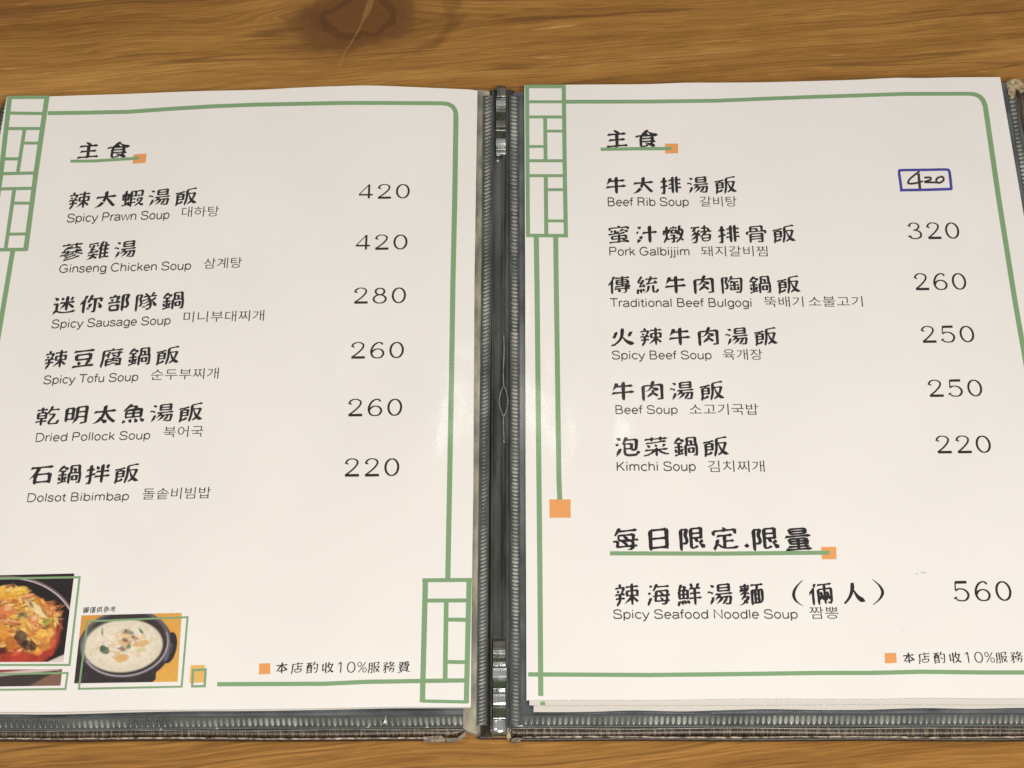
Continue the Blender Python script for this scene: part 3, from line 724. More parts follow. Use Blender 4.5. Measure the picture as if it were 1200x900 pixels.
r_bot = spline([(617, 820.4), (680, 820), (760, 820.2), (840, 819), (900, 818.4), (960, 818.6), (1020, 818.9), (1080, 817.6), (1150, 818.2), (1200, 818.2), (1298, 818.5)], 4)
r_left = [(614.5, 99.5), (615.5, 330), (616, 570), (616.6, 700), (617, 820.4)]
sheet('sheet', r_top, r_right, r_bot, r_left, M_PAPER, parent=RP)

def spare(label, top, right, bottom, left, dz):
    o = sheet('spare_sheet', top, right, bottom, left, M_PAPER2, dz=dz, thick=.0002, nx=50, ny=6)
    o['label'] = label; o['category'] = 'paper sheet'
    return o
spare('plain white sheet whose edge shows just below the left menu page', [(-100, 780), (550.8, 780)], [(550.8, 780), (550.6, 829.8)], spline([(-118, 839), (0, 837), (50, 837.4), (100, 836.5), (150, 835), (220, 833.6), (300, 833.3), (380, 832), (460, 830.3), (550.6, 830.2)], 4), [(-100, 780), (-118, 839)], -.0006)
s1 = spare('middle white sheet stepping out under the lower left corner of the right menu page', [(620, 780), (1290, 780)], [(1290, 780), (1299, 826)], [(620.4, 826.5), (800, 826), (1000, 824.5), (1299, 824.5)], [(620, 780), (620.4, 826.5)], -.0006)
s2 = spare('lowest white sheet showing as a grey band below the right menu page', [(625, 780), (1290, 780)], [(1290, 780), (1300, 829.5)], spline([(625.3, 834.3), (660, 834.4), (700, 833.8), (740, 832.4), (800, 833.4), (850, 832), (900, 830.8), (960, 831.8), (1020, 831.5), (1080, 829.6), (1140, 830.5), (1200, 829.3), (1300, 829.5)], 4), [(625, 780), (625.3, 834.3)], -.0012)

# ------------------------------------------------------------------ flat print
def ribbon(mb, P, w, lift=.00016, step=10, closed=False, w2=None):
    """printed line of pixel width w along P"""
    R = resample(P, step); n = len(R); L = []; Rr = []
    for i, p in enumerate(R):
        q = R[(i + 1) % n if closed else min(n - 1, i + 1)]; s = R[i - 1 if closed else max(0, i - 1)]
        d = (q[0] - s[0], q[1] - s[1]); l = math.hypot(*d) + 1e-9
        ww = w if w2 is None else w + (w2 - w) * i / max(1, n - 1)
        nx, ny = -d[1] / l * ww / 2, d[0] / l * ww / 2
        L.append(on_page(p[0] + nx, p[1] + ny, lift)); Rr.append(on_page(p[0] - nx, p[1] - ny, lift))
    vs = L + Rr; k = n if closed else n - 1
    mb.add(vs, [(i, (i + 1) % n, n + (i + 1) % n, n + i) for i in range(k)])
_lift = [0]
def lines(name, segs, mat, parent, lift=.00016, label=None):
    m = MB()
    for k, s in enumerate(segs):
        ribbon(m, s[0], s[1], lift + k * .000004, w2=s[2] if len(s) > 2 else None, step=3 if len(s) > 2 else 10)
    o = m.build(name, mat, parent)
    if label: o['label'] = label
    return o
def quad(name, P, mat, parent, lift=.00018, n=4):
    vs = []
    for j in range(n + 1):
        for i in range(n + 1):
            u, v = i / n, j / n
            x = (1 - v) * ((1 - u) * P[0][0] + u * P[1][0]) + v * ((1 - u) * P[3][0] + u * P[2][0])
            y = (1 - v) * ((1 - u) * P[0][1] + u * P[1][1]) + v * ((1 - u) * P[3][1] + u * P[2][1])
            vs.append(on_page(x, y, lift))
    fs = [(j * (n + 1) + i, (j + 1) * (n + 1) + i, (j + 1) * (n + 1) + i + 1, j * (n + 1) + i + 1) for j in range(n) for i in range(n)]
    return link_mesh(name, vs, fs, mat, parent)

# left page border
lcorner = [(300, 122.6), (350, 121.6), (400, 120.6), (450, 120.6), (518, 121), (525, 121.9), (530, 124.5), (533, 128.5), (534.2, 133), (534.3, 140), (533, 230), (530.8, 330), (529, 450), (526.8, 570), (524.8, 678)]
lines('border_line', [([(56, 132.6), (100, 132), (150, 131), (200, 127.5), (250, 124.5)] + lcorner[:5], 4.6), (lcorner[4:10], 4.6, 6.0), (lcorner[9:], 6.0), ([(254.5, 801.8), (380, 801.3), (430, 799), (495, 798), (547, 797.3)], 5.0), ([(15.2, 292), (-60, 740)], 5.6)], M_GREEN, LP)
lines('lattice_frame', [([(8.5, 114.2), (58, 113.8)], 3.8), ([(54.8, 115), (42, 203), (30, 293.5)], 5.8), ([(11.2, 115), (1.0, 205), (-12, 293)], 5.6),
    ([(9, 132.4), (53, 133)], 3.6), ([(7, 150.6), (50, 150.6)], 3.6), ([(28.8, 151), (20.8, 202)], 4.2), ([(28, 167.6), (47.5, 167.6)], 3.4), ([(3, 186.2), (23.5, 186)], 3.6), ([(-3, 203.6), (42, 202.6)], 3.6),
    ([(-3, 221.4), (38.5, 220.6)], 3.6), ([(16.8, 221), (6.5, 292)], 4.4), ([(14, 238), (36, 238)], 3.4), ([(9, 274.4), (31.5, 274)], 3.4), ([(-14, 292.8), (31.5, 292.2)], 4)], M_GREEN, LP, .00020)
lines('lattice_frame', [([(495, 680), (553, 679.6)], 4.6), ([(498.6, 678), (495, 823)], 6.2), ([(549.8, 678), (546.5, 824)], 6), ([(499, 703.8), (547, 703.6)], 4.6), ([(523, 704), (521.6, 798)], 5.4),
    ([(524, 726), (547, 726.4)], 4.6), ([(523, 775.6), (546, 776)], 4.4), ([(495, 821.5), (548, 822.6)], 3.8)], M_GREEN, LP, .00022)
# right page border
rc = [(660, 119.2), (760, 119), (840, 118), (900, 115.5), (950, 113.6), (1000, 112), (1060, 110), (1136, 109.8), (1142.5, 110.6), (1148, 113), (1152, 117.5), (1154.6, 124), (1170, 230), (1189, 350), (1203, 430), (1262, 790)]
lines('border_line', [(rc[:8], 4.4), (rc[7:12], 4.4, 6.0), (rc[11:], 6.0), ([(619, 790.3), (760, 791), (860, 790), (960, 788.6), (1020, 788.6), (1080, 787.2), (1150, 788), (1262, 788)], 5), ([(628.4, 277), (629.4, 340), (631.6, 560), (632.6, 660), (633.8, 815.5)], 6), ([(651.2, 277), (652, 340), (655, 560), (656, 586)], 5.8)], M_GREEN, RP)
lines('lattice_frame', [([(615, 101.4), (663, 101.4)], 3.8), ([(617.7, 100), (618.2, 200), (618.8, 277.5)], 4.6), ([(660.7, 100), (661.8, 200), (663.2, 277.5)], 4.8), ([(618, 119.2), (661, 119.2)], 3.4), ([(618, 137), (661, 137)], 3.4),
    ([(638.8, 137), (639.4, 188)], 4.4), ([(640, 153.6), (661, 153.6)], 3.2), ([(618, 171.6), (638, 171.6)], 3.2), ([(618, 188.3), (661, 188.3)], 3.4), ([(618, 205.8), (662, 205.8)], 3.4),
    ([(639.6, 206), (640.2, 276)], 4.6), ([(641, 222.2), (661, 222.2)], 3.3), ([(641, 258.8), (662, 258.8)], 3.3), ([(616.5, 275.8), (665.5, 276.2)], 4)], M_GREEN, RP, .00022)
lines('border_line', [([(636, 822.4), (636.2, 826.3)], 5.6)], M_GREEN, s2, -.00044)
quad('orange_square', [(643.8, 585.2), (668.6, 585.2), (668.8, 606.6), (644.2, 606.8)], M_ORANGE, RP)
# heading underlines
def underline(P, sq, w, parent):
    quad('orange_square', sq, M_ORANGE, parent)
    lines('underline', [(P, w)], M_GREEN, parent, .00022)
underline([(82.5, 188.8), (110, 188.6), (135, 187), (163, 185.2)], [(156.4, 181), (171.8, 179.8), (170.4, 190.8), (155.6, 191.6)], 3.4, LP)
underline([(704, 174.9), (740, 174.3), (787, 174)], [(779.2, 168.4), (794.5, 168.2), (794.6, 179.6), (779.4, 179.8)], 3.8, RP)
underline([(714.8, 648.4), (840, 648.8), (972, 647.6)], [(962.4, 641), (979.8, 640.8), (980.4, 655.2), (963.2, 655.4)], 4.8, RP)
quad('orange_square', [(303.8, 777.6), (316.7, 777.2), (316.6, 789.8), (303.4, 790.2)], M_ORANGE, LP)
quad('orange_square', [(1036.6, 765.4), (1050, 765), (1051, 776.8), (1037.2, 777.4)], M_ORANGE, RP)
quad('yellow_square', [(223.6, 779.6), (240, 779.2), (239, 799.6), (222, 800.2)], M_YELLOW, LP)
def box_line(P, w, parent, lift=.0003):
    m = MB()
    for i in range(4):
        a, b = P[i], P[(i + 1) % 4]; d = (b[0] - a[0], b[1] - a[1]); l = math.hypot(*d)
        e = w / 2
        ribbon(m, [(a[0] - d[0] / l * e, a[1] - d[1] / l * e), (b[0] + d[0] / l * e, b[1] + d[1] / l * e)], w, lift + i * .000004)
    return m.build('green_frame', M_GREEN, parent)
box_line([(226.2, 785.4), (241, 784.6), (239.8, 804), (225.2, 804.4)], 2.6, LP)
box_line([(102.6, 728.2), (219.8, 723.2), (212.8, 804.6), (92.4, 807.2)], 2.2, LP)
box_line([(-60, 679), (93.2, 676.4), (81.4, 779.2), (-60, 779.4)], 2.4, LP)
box_line([(-60, 791.2), (79.2, 788.6), (76.6, 807.4), (-60, 809)], 2.2, LP)

# ---- brush characters -------------------------------------------------
def text_frame(x0, y0, x1, y1, h):
    """maps (u along 0..1, v up in heights) to a pixel on the page"""
    def f(u, v, px_w=None):
        x = x0 + (x1 - x0) * u; y = y0 + (y1 - y0) * u
        sl = 0.000282 * (x - 595)
        return (x - sl * v * h, y - v * h)
    return f
def brush_text(mb, s, x0, x1, y0, y1, h, weight=1.62, slant=.12, w=None, lift=.00016):
    n = len(s); W = w or h * 1.32
    pitch = (x1 - x0 - W) / max(1, n - 1) if n > 1 else 0
    cnt = 0
    for i, ch in enumerate(s):
        if ch == ' ': continue
        D = decode(GLYPHS[ch])
        dens = (1.0 if len(D) < 9 else (.88 if len(D) < 14 else .74)) * weight
        gx = x0 + i * pitch
        for fa, fb, P in D:
            l, r = brush_stroke(P, fa, fb, dens)
            cnt += 1
            def f(p):
                u = (p[0] - .5) * 1.10 + .5; v = ((p[1] + .08) / .94 - .5) * 1.09 + .5 + slant * (p[0] - .5)
                x = gx + u * W
                yb = y0 + (y1 - y0) * (x - x0) / (x1 - x0) if x1 != x0 else y0
                return on_page(x - .000282 * (x - 595) * v * h, yb - v * h, lift + (cnt % 40) * .000003)
            k = len(l)
            mb.add([f(p) for p in l] + [f(p) for p in r], [(j, j + 1, k + j + 1, k + j) for j in range(k - 1)])
def dish_name(s, x0, x1, y0, y1, h, parent, name='dish_name', **kw):
    m = MB(); brush_text(m, s, x0, x1, y0, y1, h, **kw)
    return m.build(name, M_INK, parent)

# ---- numerals with thick and thin -------------------------------------
def ell(cx, cy, rx, ry, n=20):
    return [(cx + rx * math.sin(2 * math.pi * k / n), cy + ry * math.cos(2 * math.pi * k / n)) for k in range(n)]
DIG = {
 '0': [(ell(.42, .5, .36, .48), 1, 1)],
 '1': [(spline([(.14, .80), (.3, .88), (.40, .99)], 4), 0, .9), ([(.42, .99), (.42, .0)], 0, 1)],
 '2': [(spline([(.10, .72), (.12, .86), (.30, .98), (.52, .98), (.70, .88), (.72, .72), (.60, .52), (.36, .28), (.06, .05)], 5), 0, .85), ([(.06, .045), (.45, .045), (.84, .05)], 0, 2.2), ([(.13, .76), (.11, .69)], 0, 1.7)],
 '3': [(spline([(.10, .80), (.22, .95), (.42, .99), (.62, .92), (.68, .77), (.58, .61), (.34, .54)], 5), 0, .85), (spline([(.34, .54), (.60, .50), (.76, .34), (.72, .12), (.48, .01), (.22, .03), (.07, .17)], 5), 0, .95), ([(.12, .83), (.10, .77)], 0, 1.6), ([(.07, .2), (.08, .13)], 0, 1.6)],
 '4': [([(.62, .99), (.34, .66), (.02, .27)], 0, .5), ([(.02, .265), (.86, .265)], 0, 1.6), ([(.62, 1.0), (.62, .0)], 0, 1.0)],
 '5': [([(.17, .96), (.78, .97)], 0, 2.1), ([(.17, .97), (.13, .53)], 0, .55), (spline([(.13, .53), (.32, .62), (.58, .59), (.76, .42), (.76, .22), (.60, .04), (.34, .01), (.12, .07)], 5), 0, .95), ([(.07, .2), (.10, .1)], 0, 1.4)],
 '6': [(spline([(.72, .86), (.62, .96), (.46, .98), (.24, .84), (.09, .56), (.08, .30), (.20, .08), (.42, .01), (.66, .07), (.78, .29), (.68, .50), (.44, .58), (.22, .50), (.10, .34)], 5), 0, .95)],
 '8': [(ell(.42, .76, .26, .21), 1, .95), (ell(.42, .27, .36, .27), 1, .95)],
 '%': [(ell(.22, .76, .17, .21), 1, .7), (ell(.72, .24, .17, .21), 1, .7), ([(.80, .98), (.14, .02)], 0, .7)],
}
def digits(mb, s, x0, x1, yb0, yb1, h, thick=.125, thin=.055, adv=1.12, slantup=0.0):
    n = len(s)
    unit = (x1 - x0) / ((n - 1) * adv + .84)
    for i, ch in enumerate(s):
        for k, (P, closed, wgt) in enumerate(DIG[ch]):
            Q = P if closed or len(P) > 4 else resample(P, .1)
            m_ = len(Q); A = []; B = []
            for j, p in enumerate(Q):
                q = Q[(j + 1) % m_ if closed else min(m_ - 1, j + 1)]; r = Q[j - 1 if closed else max(0, j - 1)]
                d = (q[0] - r[0], q[1] - r[1]); l = math.hypot(*d) + 1e-9; d = (d[0] / l, d[1] / l)
                w = (thin + (thick - thin) * abs(d[1]) ** 1.4) * wgt / 2
                ex = 0
                for lst, s_ in ((A, 1), (B, -1)):
                    u = p[0] - d[1] * w * s_; v = p[1] + d[0] * w * s_ * 1.25
                    x = x0 + (i * adv + u) * unit
                    yb = yb0 + (yb1 - yb0) * (x - x0) / (x1 - x0)
                    lst.append(on_page(x - .000282 * (x - 595) * v * h, yb - v * h, .00016 + k * .00001))
            kk = m_ if closed else m_ - 1
            mb.add(A + B, [(j, (j + 1) % m_, m_ + (j + 1) % m_, m_ + j) for j in range(kk)])
def price(s, x0, x1, yb0, yb1, h, parent):
    m = MB(); digits(m, s, x0, x1, yb0, yb1, h)
    return m.build('price', M_INK, parent)

# ---- small sans text ---------------------------------------------------
def font_text(s, x0, x1, yb0, yb1, h, parent, name, mat=M_INKGREY, ref='H', offset=0.0):
    def mesh_of(t):
        c = bpy.data.curves.new('text', 'FONT'); c.body = t; c.resolution_u = 3; c.offset = offset
        o = bpy.data.objects.new('text', c); COL.objects.link(o)
        bpy.context.view_layer.update()
        dg = bpy.context.evaluated_depsgraph_get()
        me = o.evaluated_get(dg).to_mesh()
        v = [tuple(p.co) for p in me.vertices]; f = [tuple(p.vertices) for p in me.polygons]
        o.evaluated_get(dg).to_mesh_clear()
        bpy.data.objects.remove(o); bpy.data.curves.remove(c)
        return v, f
    if ref not in _ref:
        v, _ = mesh_of(ref); _ref[ref] = (min(p[1] for p in v), max(p[1] for p in v))
    lo, hi = _ref[ref]
    v, f = mesh_of(s)
    a = min(p[0] for p in v); b = max(p[0] for p in v)
    out = []
    for p in v:
        u = (p[0] - a) / (b - a); vv = (p[1] - lo) / (hi - lo)
        x = x0 + (x1 - x0) * u
        out.append(on_page(x - .000282 * (x - 595) * vv * h, yb0 + (yb1 - yb0) * u - vv * h))
    return link_mesh(name, out, f, mat, parent)
_ref = {}
def arc_pts(cx, cy, rx, ry, a0, a1, n=12):
    return [(cx + rx * math.cos(math.radians(a0 + (a1 - a0) * k / n)), cy + ry * math.sin(math.radians(a0 + (a1 - a0) * k / n))) for k in range(n + 1)]
X_ = .70   # x-height in capital heights
BOWL = lambda x: arc_pts(x, .35, .255, .35, 0, 360, 16)
def sp(*P): return spline(list(P), 4)
LETTERS = {   # advance width, strokes; one even pen
 'S': (.86, [sp((.72, .74), (.66, .93), (.41, 1.0), (.17, .92), (.11, .74), (.22, .58), (.45, .50), (.68, .42), (.76, .25), (.68, .07), (.42, 0), (.17, .06), (.08, .27))]),
 'P': (.84, [[(.13, 0), (.13, 1)], [(.13, 1), (.50, 1)] + arc_pts(.50, .745, .23, .255, 90, -90, 8)[1:] + [(.13, .49)]]),
 'G': (.98, [arc_pts(.48, .5, .40, .5, 42, 325, 18) + [(.84, .22), (.84, .47), (.52, .47)]]),
 'C': (.92, [arc_pts(.48, .5, .40, .5, 40, 320, 18)]),
 'T': (.78, [[(.02, 1), (.76, 1)], [(.39, 1), (.39, 0)]]),
 'D': (.92, [[(.13, 0), (.13, 1), (.40, 1)] + arc_pts(.40, .5, .42, .5, 90, -90, 12)[1:] + [(.13, 0)]]),
 'B': (.86, [[(.13, 0), (.13, 1), (.46, 1)] + arc_pts(.46, .765, .22, .235, 90, -90, 8)[1:] + [(.13, .53)], [(.46, .53)] + arc_pts(.48, .265, .27, .265, 90, -90, 8)[1:] + [(.13, 0)]]),
 'R': (.88, [[(.13, 0), (.13, 1), (.50, 1)] + arc_pts(.50, .755, .23, .245, 90, -90, 8)[1:] + [(.13, .51)], [(.48, .51), (.66, .40), (.70, .15), (.76, 0)]]),
 'K': (.84, [[(.13, 0), (.13, 1)], [(.72, 1), (.13, .38)], [(.34, .60), (.76, 0)]]),
 'N': (.92, [[(.13, 0), (.13, 1), (.79, 0), (.79, 1)]]),
 'a': (.70, [sp((.12, .52), (.18, .66), (.36, .70), (.53, .64), (.57, .50), (.57, .30)), [(.57, .40), (.57, .12), (.66, .01)], sp((.57, .42), (.36, .37), (.16, .31), (.08, .18), (.16, .04), (.33, .0), (.50, .08), (.57, .22))]),
 'b': (.72, [[(.12, 0), (.12, 1)], BOWL(.385)]), 'd': (.72, [[(.62, 0), (.62, 1)], BOWL(.355)]),
 'p': (.72, [[(.12, -.27), (.12, X_)], BOWL(.385)]), 'g': (.72, [[(.62, X_), (.62, -.05)] + arc_pts(.36, -.05, .26, .22, 0, -150, 8)[1:], BOWL(.355)]),
 'o': (.70, [BOWL(.35)]), 'c': (.66, [arc_pts(.36, .35, .27, .35, 40, 320, 14)]), 'e': (.70, [[(.10, .36), (.61, .36)] + arc_pts(.355, .35, .255, .35, 4, 318, 16)[1:]]),
 'i': (.30, [[(.15, 0), (.15, X_)], [(.15, .87), (.15, 1)]]), 'j': (.30, [[(.15, X_), (.15, -.14), (.09, -.25), (-.02, -.25)], [(.15, .87), (.15, 1)]]),
 'l': (.28, [[(.14, 0), (.14, 1)]]), 'k': (.64, [[(.12, 0), (.12, 1)], [(.54, X_), (.12, .26)], [(.28, .42), (.58, 0)]]),
 'r': (.43, [[(.12, 0), (.12, X_)], sp((.12, .40), (.18, .60), (.30, .69), (.42, .68))]),
 'n': (.70, [[(.12, 0), (.12, X_)], sp((.12, .42), (.20, .62), (.37, .70), (.53, .63), (.58, .46)) + [(.58, 0)]]),
 'h': (.70, [[(.12, 0), (.12, 1)], sp((.12, .42), (.20, .62), (.37, .70), (.53, .63), (.58, .46)) + [(.58, 0)]]),
 'u': (.70, [[(.58, 0), (.58, X_)], sp((.58, .28), (.50, .08), (.33, 0), (.17, .07), (.12, .24)) + [(.12, X_)]]),
 'm': (1.06, [[(.12, 0), (.12, X_)], sp((.12, .44), (.20, .63), (.34, .70), (.48, .63), (.52, .48)) + [(.52, 0)], sp((.52, .44), (.60, .63), (.74, .70), (.88, .63), (.92, .48)) + [(.92, 0)]]),
 's': (.62, [sp((.51, .51), (.46, .66), (.29, .70), (.13, .63), (.10, .50), (.22, .40), (.42, .33), (.53, .21), (.47, .05), (.29, 0), (.12, .05), (.07, .20))]),
 't': (.38, [[(.17, .92), (.17, .12), (.22, .02), (.36, .02)], [(.02, X_ - .03), (.35, X_ - .03)]]),
 'f': (.38, [[(.17, 0), (.17, .82), (.22, .97), (.37, .98)], [(.02, X_ - .03), (.35, X_ - .03)]]),
 'w': (.94, [[(.03, X_), (.25, 0), (.47, X_), (.69, 0), (.91, X_)]]), 'y': (.64, [[(.03, X_), (.32, .02)], [(.61, X_), (.30, -.10), (.20, -.25), (.06, -.25)]]),
 ' ': (.36, []),
}
def english(s, x0, x1, y0, y1, parent, h=8.9, pen=.138):
    m = MB(); tot = sum(LETTERS[c][0] for c in s); u = (x1 - x0 + .12 * h) / tot; cx = x0 - .06 * h
    for c in s:
        adv, strokes = LETTERS[c]
        for si, P in enumerate(strokes):
            closed = math.dist(P[0], P[-1]) < 1e-6 and len(P) > 8
            Q = P[:-1] if closed else P; n = len(Q); A = []; B = []
            asp = u / h
            Qp = [(q[0] * u, q[1] * h) for q in Q]
            for j, p in enumerate(Qp):
                a = Qp[j - 1 if closed else max(0, j - 1)]; e = Qp[(j + 1) % n if closed else min(n - 1, j + 1)]
                d1 = (p[0] - a[0], p[1] - a[1]); d2 = (e[0] - p[0], e[1] - p[1])
                l1 = math.hypot(*d1) or 1; l2 = math.hypot(*d2) or 1
                d = (d1[0] / l1 + d2[0] / l2, d1[1] / l1 + d2[1] / l2); l = math.hypot(*d) or 1
                k = 1.0
                if l < 1.98 and 0 < j < n - 1: k = min(1.6, 2 / max(l, .8))
                w = pen * h / 2 * k; nx, ny = -d[1] / l * w, d[0] / l * w
                for lst, sg in ((A, 1), (B, -1)):
                    x = cx + p[0] + nx * sg; up = p[1] + ny * sg
                    yb = y0 + (y1 - y0) * (x - x0) / (x1 - x0)
                    lst.append(on_page(x - .000282 * (x - 595) * up, yb - up, .00016 + si * .00001))
            m.add(A + B, [(j, (j + 1) % n, n + (j + 1) % n, n + j) for j in range(n if closed else n - 1)])
        cx += adv * u
    return m.build('english_name', M_INKGREY, parent)
def korean(s, x0, x1, y0, y1, h, parent): return font_text(s, x0, x1, y0, y1, h, parent, 'korean_name', ref='대', offset=-.004)

# headings
dish_name('主食', 90, 150, 184.5, 184.5, 18.2, LP, 'heading', w=25)
dish_name('主食', 710.5, 771, 171.6, 172, 19.5, RP, 'heading', w=25.5)
# left page
for s, x0, x1, y0, y1, h in (
    ('辣大蝦湯飯', 79.5, 229.5, 244.0, 238.6, 18.6), ('蔘雞湯', 70.5, 158.5, 304.6, 300.6, 19.0), ('迷你部隊鍋', 61, 215, 367, 361, 19.4),
    ('辣豆腐鍋飯', 51, 208.5, 431, 425.5, 19.8), ('乾明太魚湯飯', 41, 236, 497.6, 492.4, 20.4), ('石鍋拌飯', 33, 161, 566.5, 564.5, 21)):
    dish_name(s, x0, x1, y0, y1, h, LP)
for s, x0, x1, y0, y1 in (('Spicy Prawn Soup', 78.2, 198, 260.4, 256), ('Ginseng Chicken Soup', 69, 223.4, 319.6, 315.6), ('Spicy Sausage Soup', 60, 199.4, 384.4, 379.8),
    ('Spicy Tofu Soup', 50.6, 161.4, 450, 446), ('Dried Pollock Soup', 41, 175.6, 517.4, 514.4), ('Dolsot Bibimbap', 31, 150.6, 588, 585.8)):
    english(s, x0, x1, y0, y1, LP, 9.4)
for s, x0, x1, y0, y1, h in (('대하탕', 212.5, 256, 254.6, 253.4, 12.2), ('삼계탕', 238.4, 283, 315, 313.6, 12.4), ('미니부대찌개', 214.5, 309, 377.8, 375.8, 12.6),
    ('순두부찌개', 176.2, 255.6, 445.6, 443.6, 12.8), ('북어국', 191.2, 237.6, 512.8, 511.6, 13), ('돌솥비빔밥', 166.3, 246.4, 585.6, 583.8, 13.4)):
    korean(s, x0, x1, y0, y1, h, LP)
for s, x0, x1, y, h in (('420', 420, 480, 232.2, 16.4), ('420', 416.5, 477.3, 292, 17), ('280', 414, 475.5, 355, 18), ('260', 410.5, 473, 419.4, 18.6), ('260', 407, 471, 487, 19.6), ('220', 403, 467.6, 557.6, 20.4)):
    price(s, x0, x1, y + .4, y, h, LP)
# right page
for s, x0, x1, y0, y1, h in (
    ('牛大排湯飯', 710, 863, 226.2, 225.4, 18.6), ('蜜汁燉豬排骨飯', 713, 932, 284, 283, 19.2), ('傳統牛肉陶鍋飯', 713.3, 937.6, 343.2, 342.6, 19.4),
    ('火辣牛肉湯飯', 717, 911, 404, 403.4, 19.6), ('牛肉湯飯', 717, 848.4, 468.4, 467.4, 20.6), ('泡菜鍋飯', 720.6, 853.6, 533.8, 533.4, 21.6)):
    dish_name(s, x0, x1, y0, y1, h, RP)
for s, x0, x1, y0, y1 in (('Beef Rib Soup', 712, 807.2, 241.2, 241), ('Pork Galbijjim', 713.8, 808.6, 299.2, 299), ('Traditional Beef Bulgogi', 715.4, 881.6, 359.4, 359.2),
    ('Spicy Beef Soup', 717.3, 834, 420.8, 420.6), ('Beef Soup', 721, 794.2, 484.8, 484.6), ('Kimchi Soup', 722.5, 815.5, 551.6, 551.4), ('Spicy Seafood Noodle Soup', 718.8, 935, 724.8, 724.6)):
    english(s, x0, x1, y0, y1, RP, 9.4 if y0 < 500 else 10.2)
for s, x0, x1, y0, h in (('갈비탕', 820.6, 863.6, 242, 12), ('돼지갈비찜', 822, 900, 300.4, 12.2), ('뚝배기', 896, 942, 359.8, 12.4), ('소불고기', 948, 1011.6, 359.4, 12.4), ('육개장', 847.6, 894, 421.8, 12.8),
    ('소고기국밥', 808.2, 889, 486.2, 13.2), ('김치찌개', 830, 896.4, 553.2, 13.6), ('짬뽕', 949.6, 983.4, 725.2, 14.4)):
    korean(s, x0, x1, y0, y0, h, RP)
for s, x0, x1, y, h in (('320', 1065, 1125.4, 279.6, 18.6), ('260', 1072.4, 1133.6, 339.4, 19), ('250', 1080.6, 1143, 401, 18.8), ('250', 1088.8, 1152.4, 464.4, 19.2), ('220', 1098, 1162.6, 530.6, 19.8), ('560', 1118.6, 1187, 704, 22.6)):
    price(s, x0, x1, y + .2, y - .2, h, RP)
# limited daily heading, dot printed between the two groups
m = MB()
brush_text(m, '每日限定', 718.6, 865, 644, 643, 25.4, w=30)
brush_text(m, '限量', 882, 952, 643.4, 644, 25.4, w=31)
c0 = (875.2, 639.4)
m.add([on_page(c0[0] + 3.4 * a, c0[1] + 2.9 * b) for a, b in ((0, -1), (1, .1), (.1, 1), (-1, .1))], [(0, 1, 2, 3)])
m.build('heading', M_INK, RP)
m = MB()
brush_text(m, '辣海鮮湯麵', 721, 896, 708.6, 708, 24.2, w=28.5)
brush_text(m, '倆人', 949.5, 1015, 707.6, 706.4, 24, w=27.5)
for pts in ([(940.5, 680), (933, 688), (930, 697), (933.5, 705), (941, 710)], [(1022.5, 679), (1030.5, 686), (1034.4, 694), (1031, 702), (1023, 709)]):
    S = spline(pts, 5); n = len(S); A = []; B = []
    for i, p in enumerate(S):
        w = .5 + 1.3 * math.sin(math.pi * i / (n - 1)); A.append(on_page(p[0] + w, p[1])); B.append(on_page(p[0] - w, p[1]))
    m.add(A + B, [(j, j + 1, n + j + 1, n + j) for j in range(n - 1)])
m.build('dish_name', M_INK, RP)
# footers
for (xa, ya, xb, yb_, parent, d) in ((323, 788.6, 480, 787.4, LP, 0), (1059, 777, 1217, 775.6, RP, 0)):
    m = MB(); sc = (xb - xa) / 157.0
    brush_text(m, '本店酌收', xa, xa + 67.5 * sc, ya, ya - .4, 12.4, w=13.8, weight=1.3)
    digits(m, '10%', xa + 71 * sc, xa + 105.5 * sc, ya - .2, ya - .6, 12.6, thick=.11, thin=.06, adv=1.0)
    brush_text(m, '服務費', xa + 108 * sc, xb, ya - .4, yb_, 12.4, w=13.8, weight=1.3)
    m.build('service_note', M_INK, parent)
m = MB(); brush_text(m, '圖僅供參考', 97, 135.4, 718.2, 717, 6.6, w=6.8, weight=1.5); m.build('photo_note', M_INK, LP)

# handwritten price in a blue pen box
def pen(mb, P, w, lift=.0002):
    S = spline(P, 6); ribbon(mb, S, w, lift, step=1.5)
m = MB()
pen(m, [(1077.5, 200.8), (1067, 209), (1064.3, 214.6), (1072, 214.8), (1081.5, 212.2)], 2.3)
pen(m, [(1076.5, 203.4), (1077.2, 212), (1078.2, 222)], 3.0, .00022)
pen(m, [(1083, 208.2), (1090, 208), (1090.4, 210.6), (1083.5, 213.2), (1090, 213.6), (1097, 213.8)], 2.3, .00024)
pen(m, [(1101, 207.2), (1097.4, 210), (1098, 213.6), (1101.6, 214), (1105.6, 211.2), (1105.2, 207.8), (1101.4, 206.8)], 2.4, .00026)
m.build('handwritten_price', M_PEN, RP)['label'] = 'price 420 written by hand in black pen'
m = MB()
pen(m, [(1056.4, 223), (1055.4, 215), (1053.8, 204)], 3.2)
pen(m, [(1053.8, 205), (1053.9, 200.8), (1057, 199.4), (1085, 199), (1108, 198.6), (1112, 200), (1113, 203.4)], 2.9, .00022)
pen(m, [(1112.8, 202), (1114, 212), (1115, 222)], 3.2, .00024)
ribbon(m, [(1054.6, 222.8), (1085, 222.4), (1115.6, 221.4)], 3.1, .00026)
m.build('pen_box', M_BLUE, RP)['label'] = 'blue pen box drawn round the handwritten price'
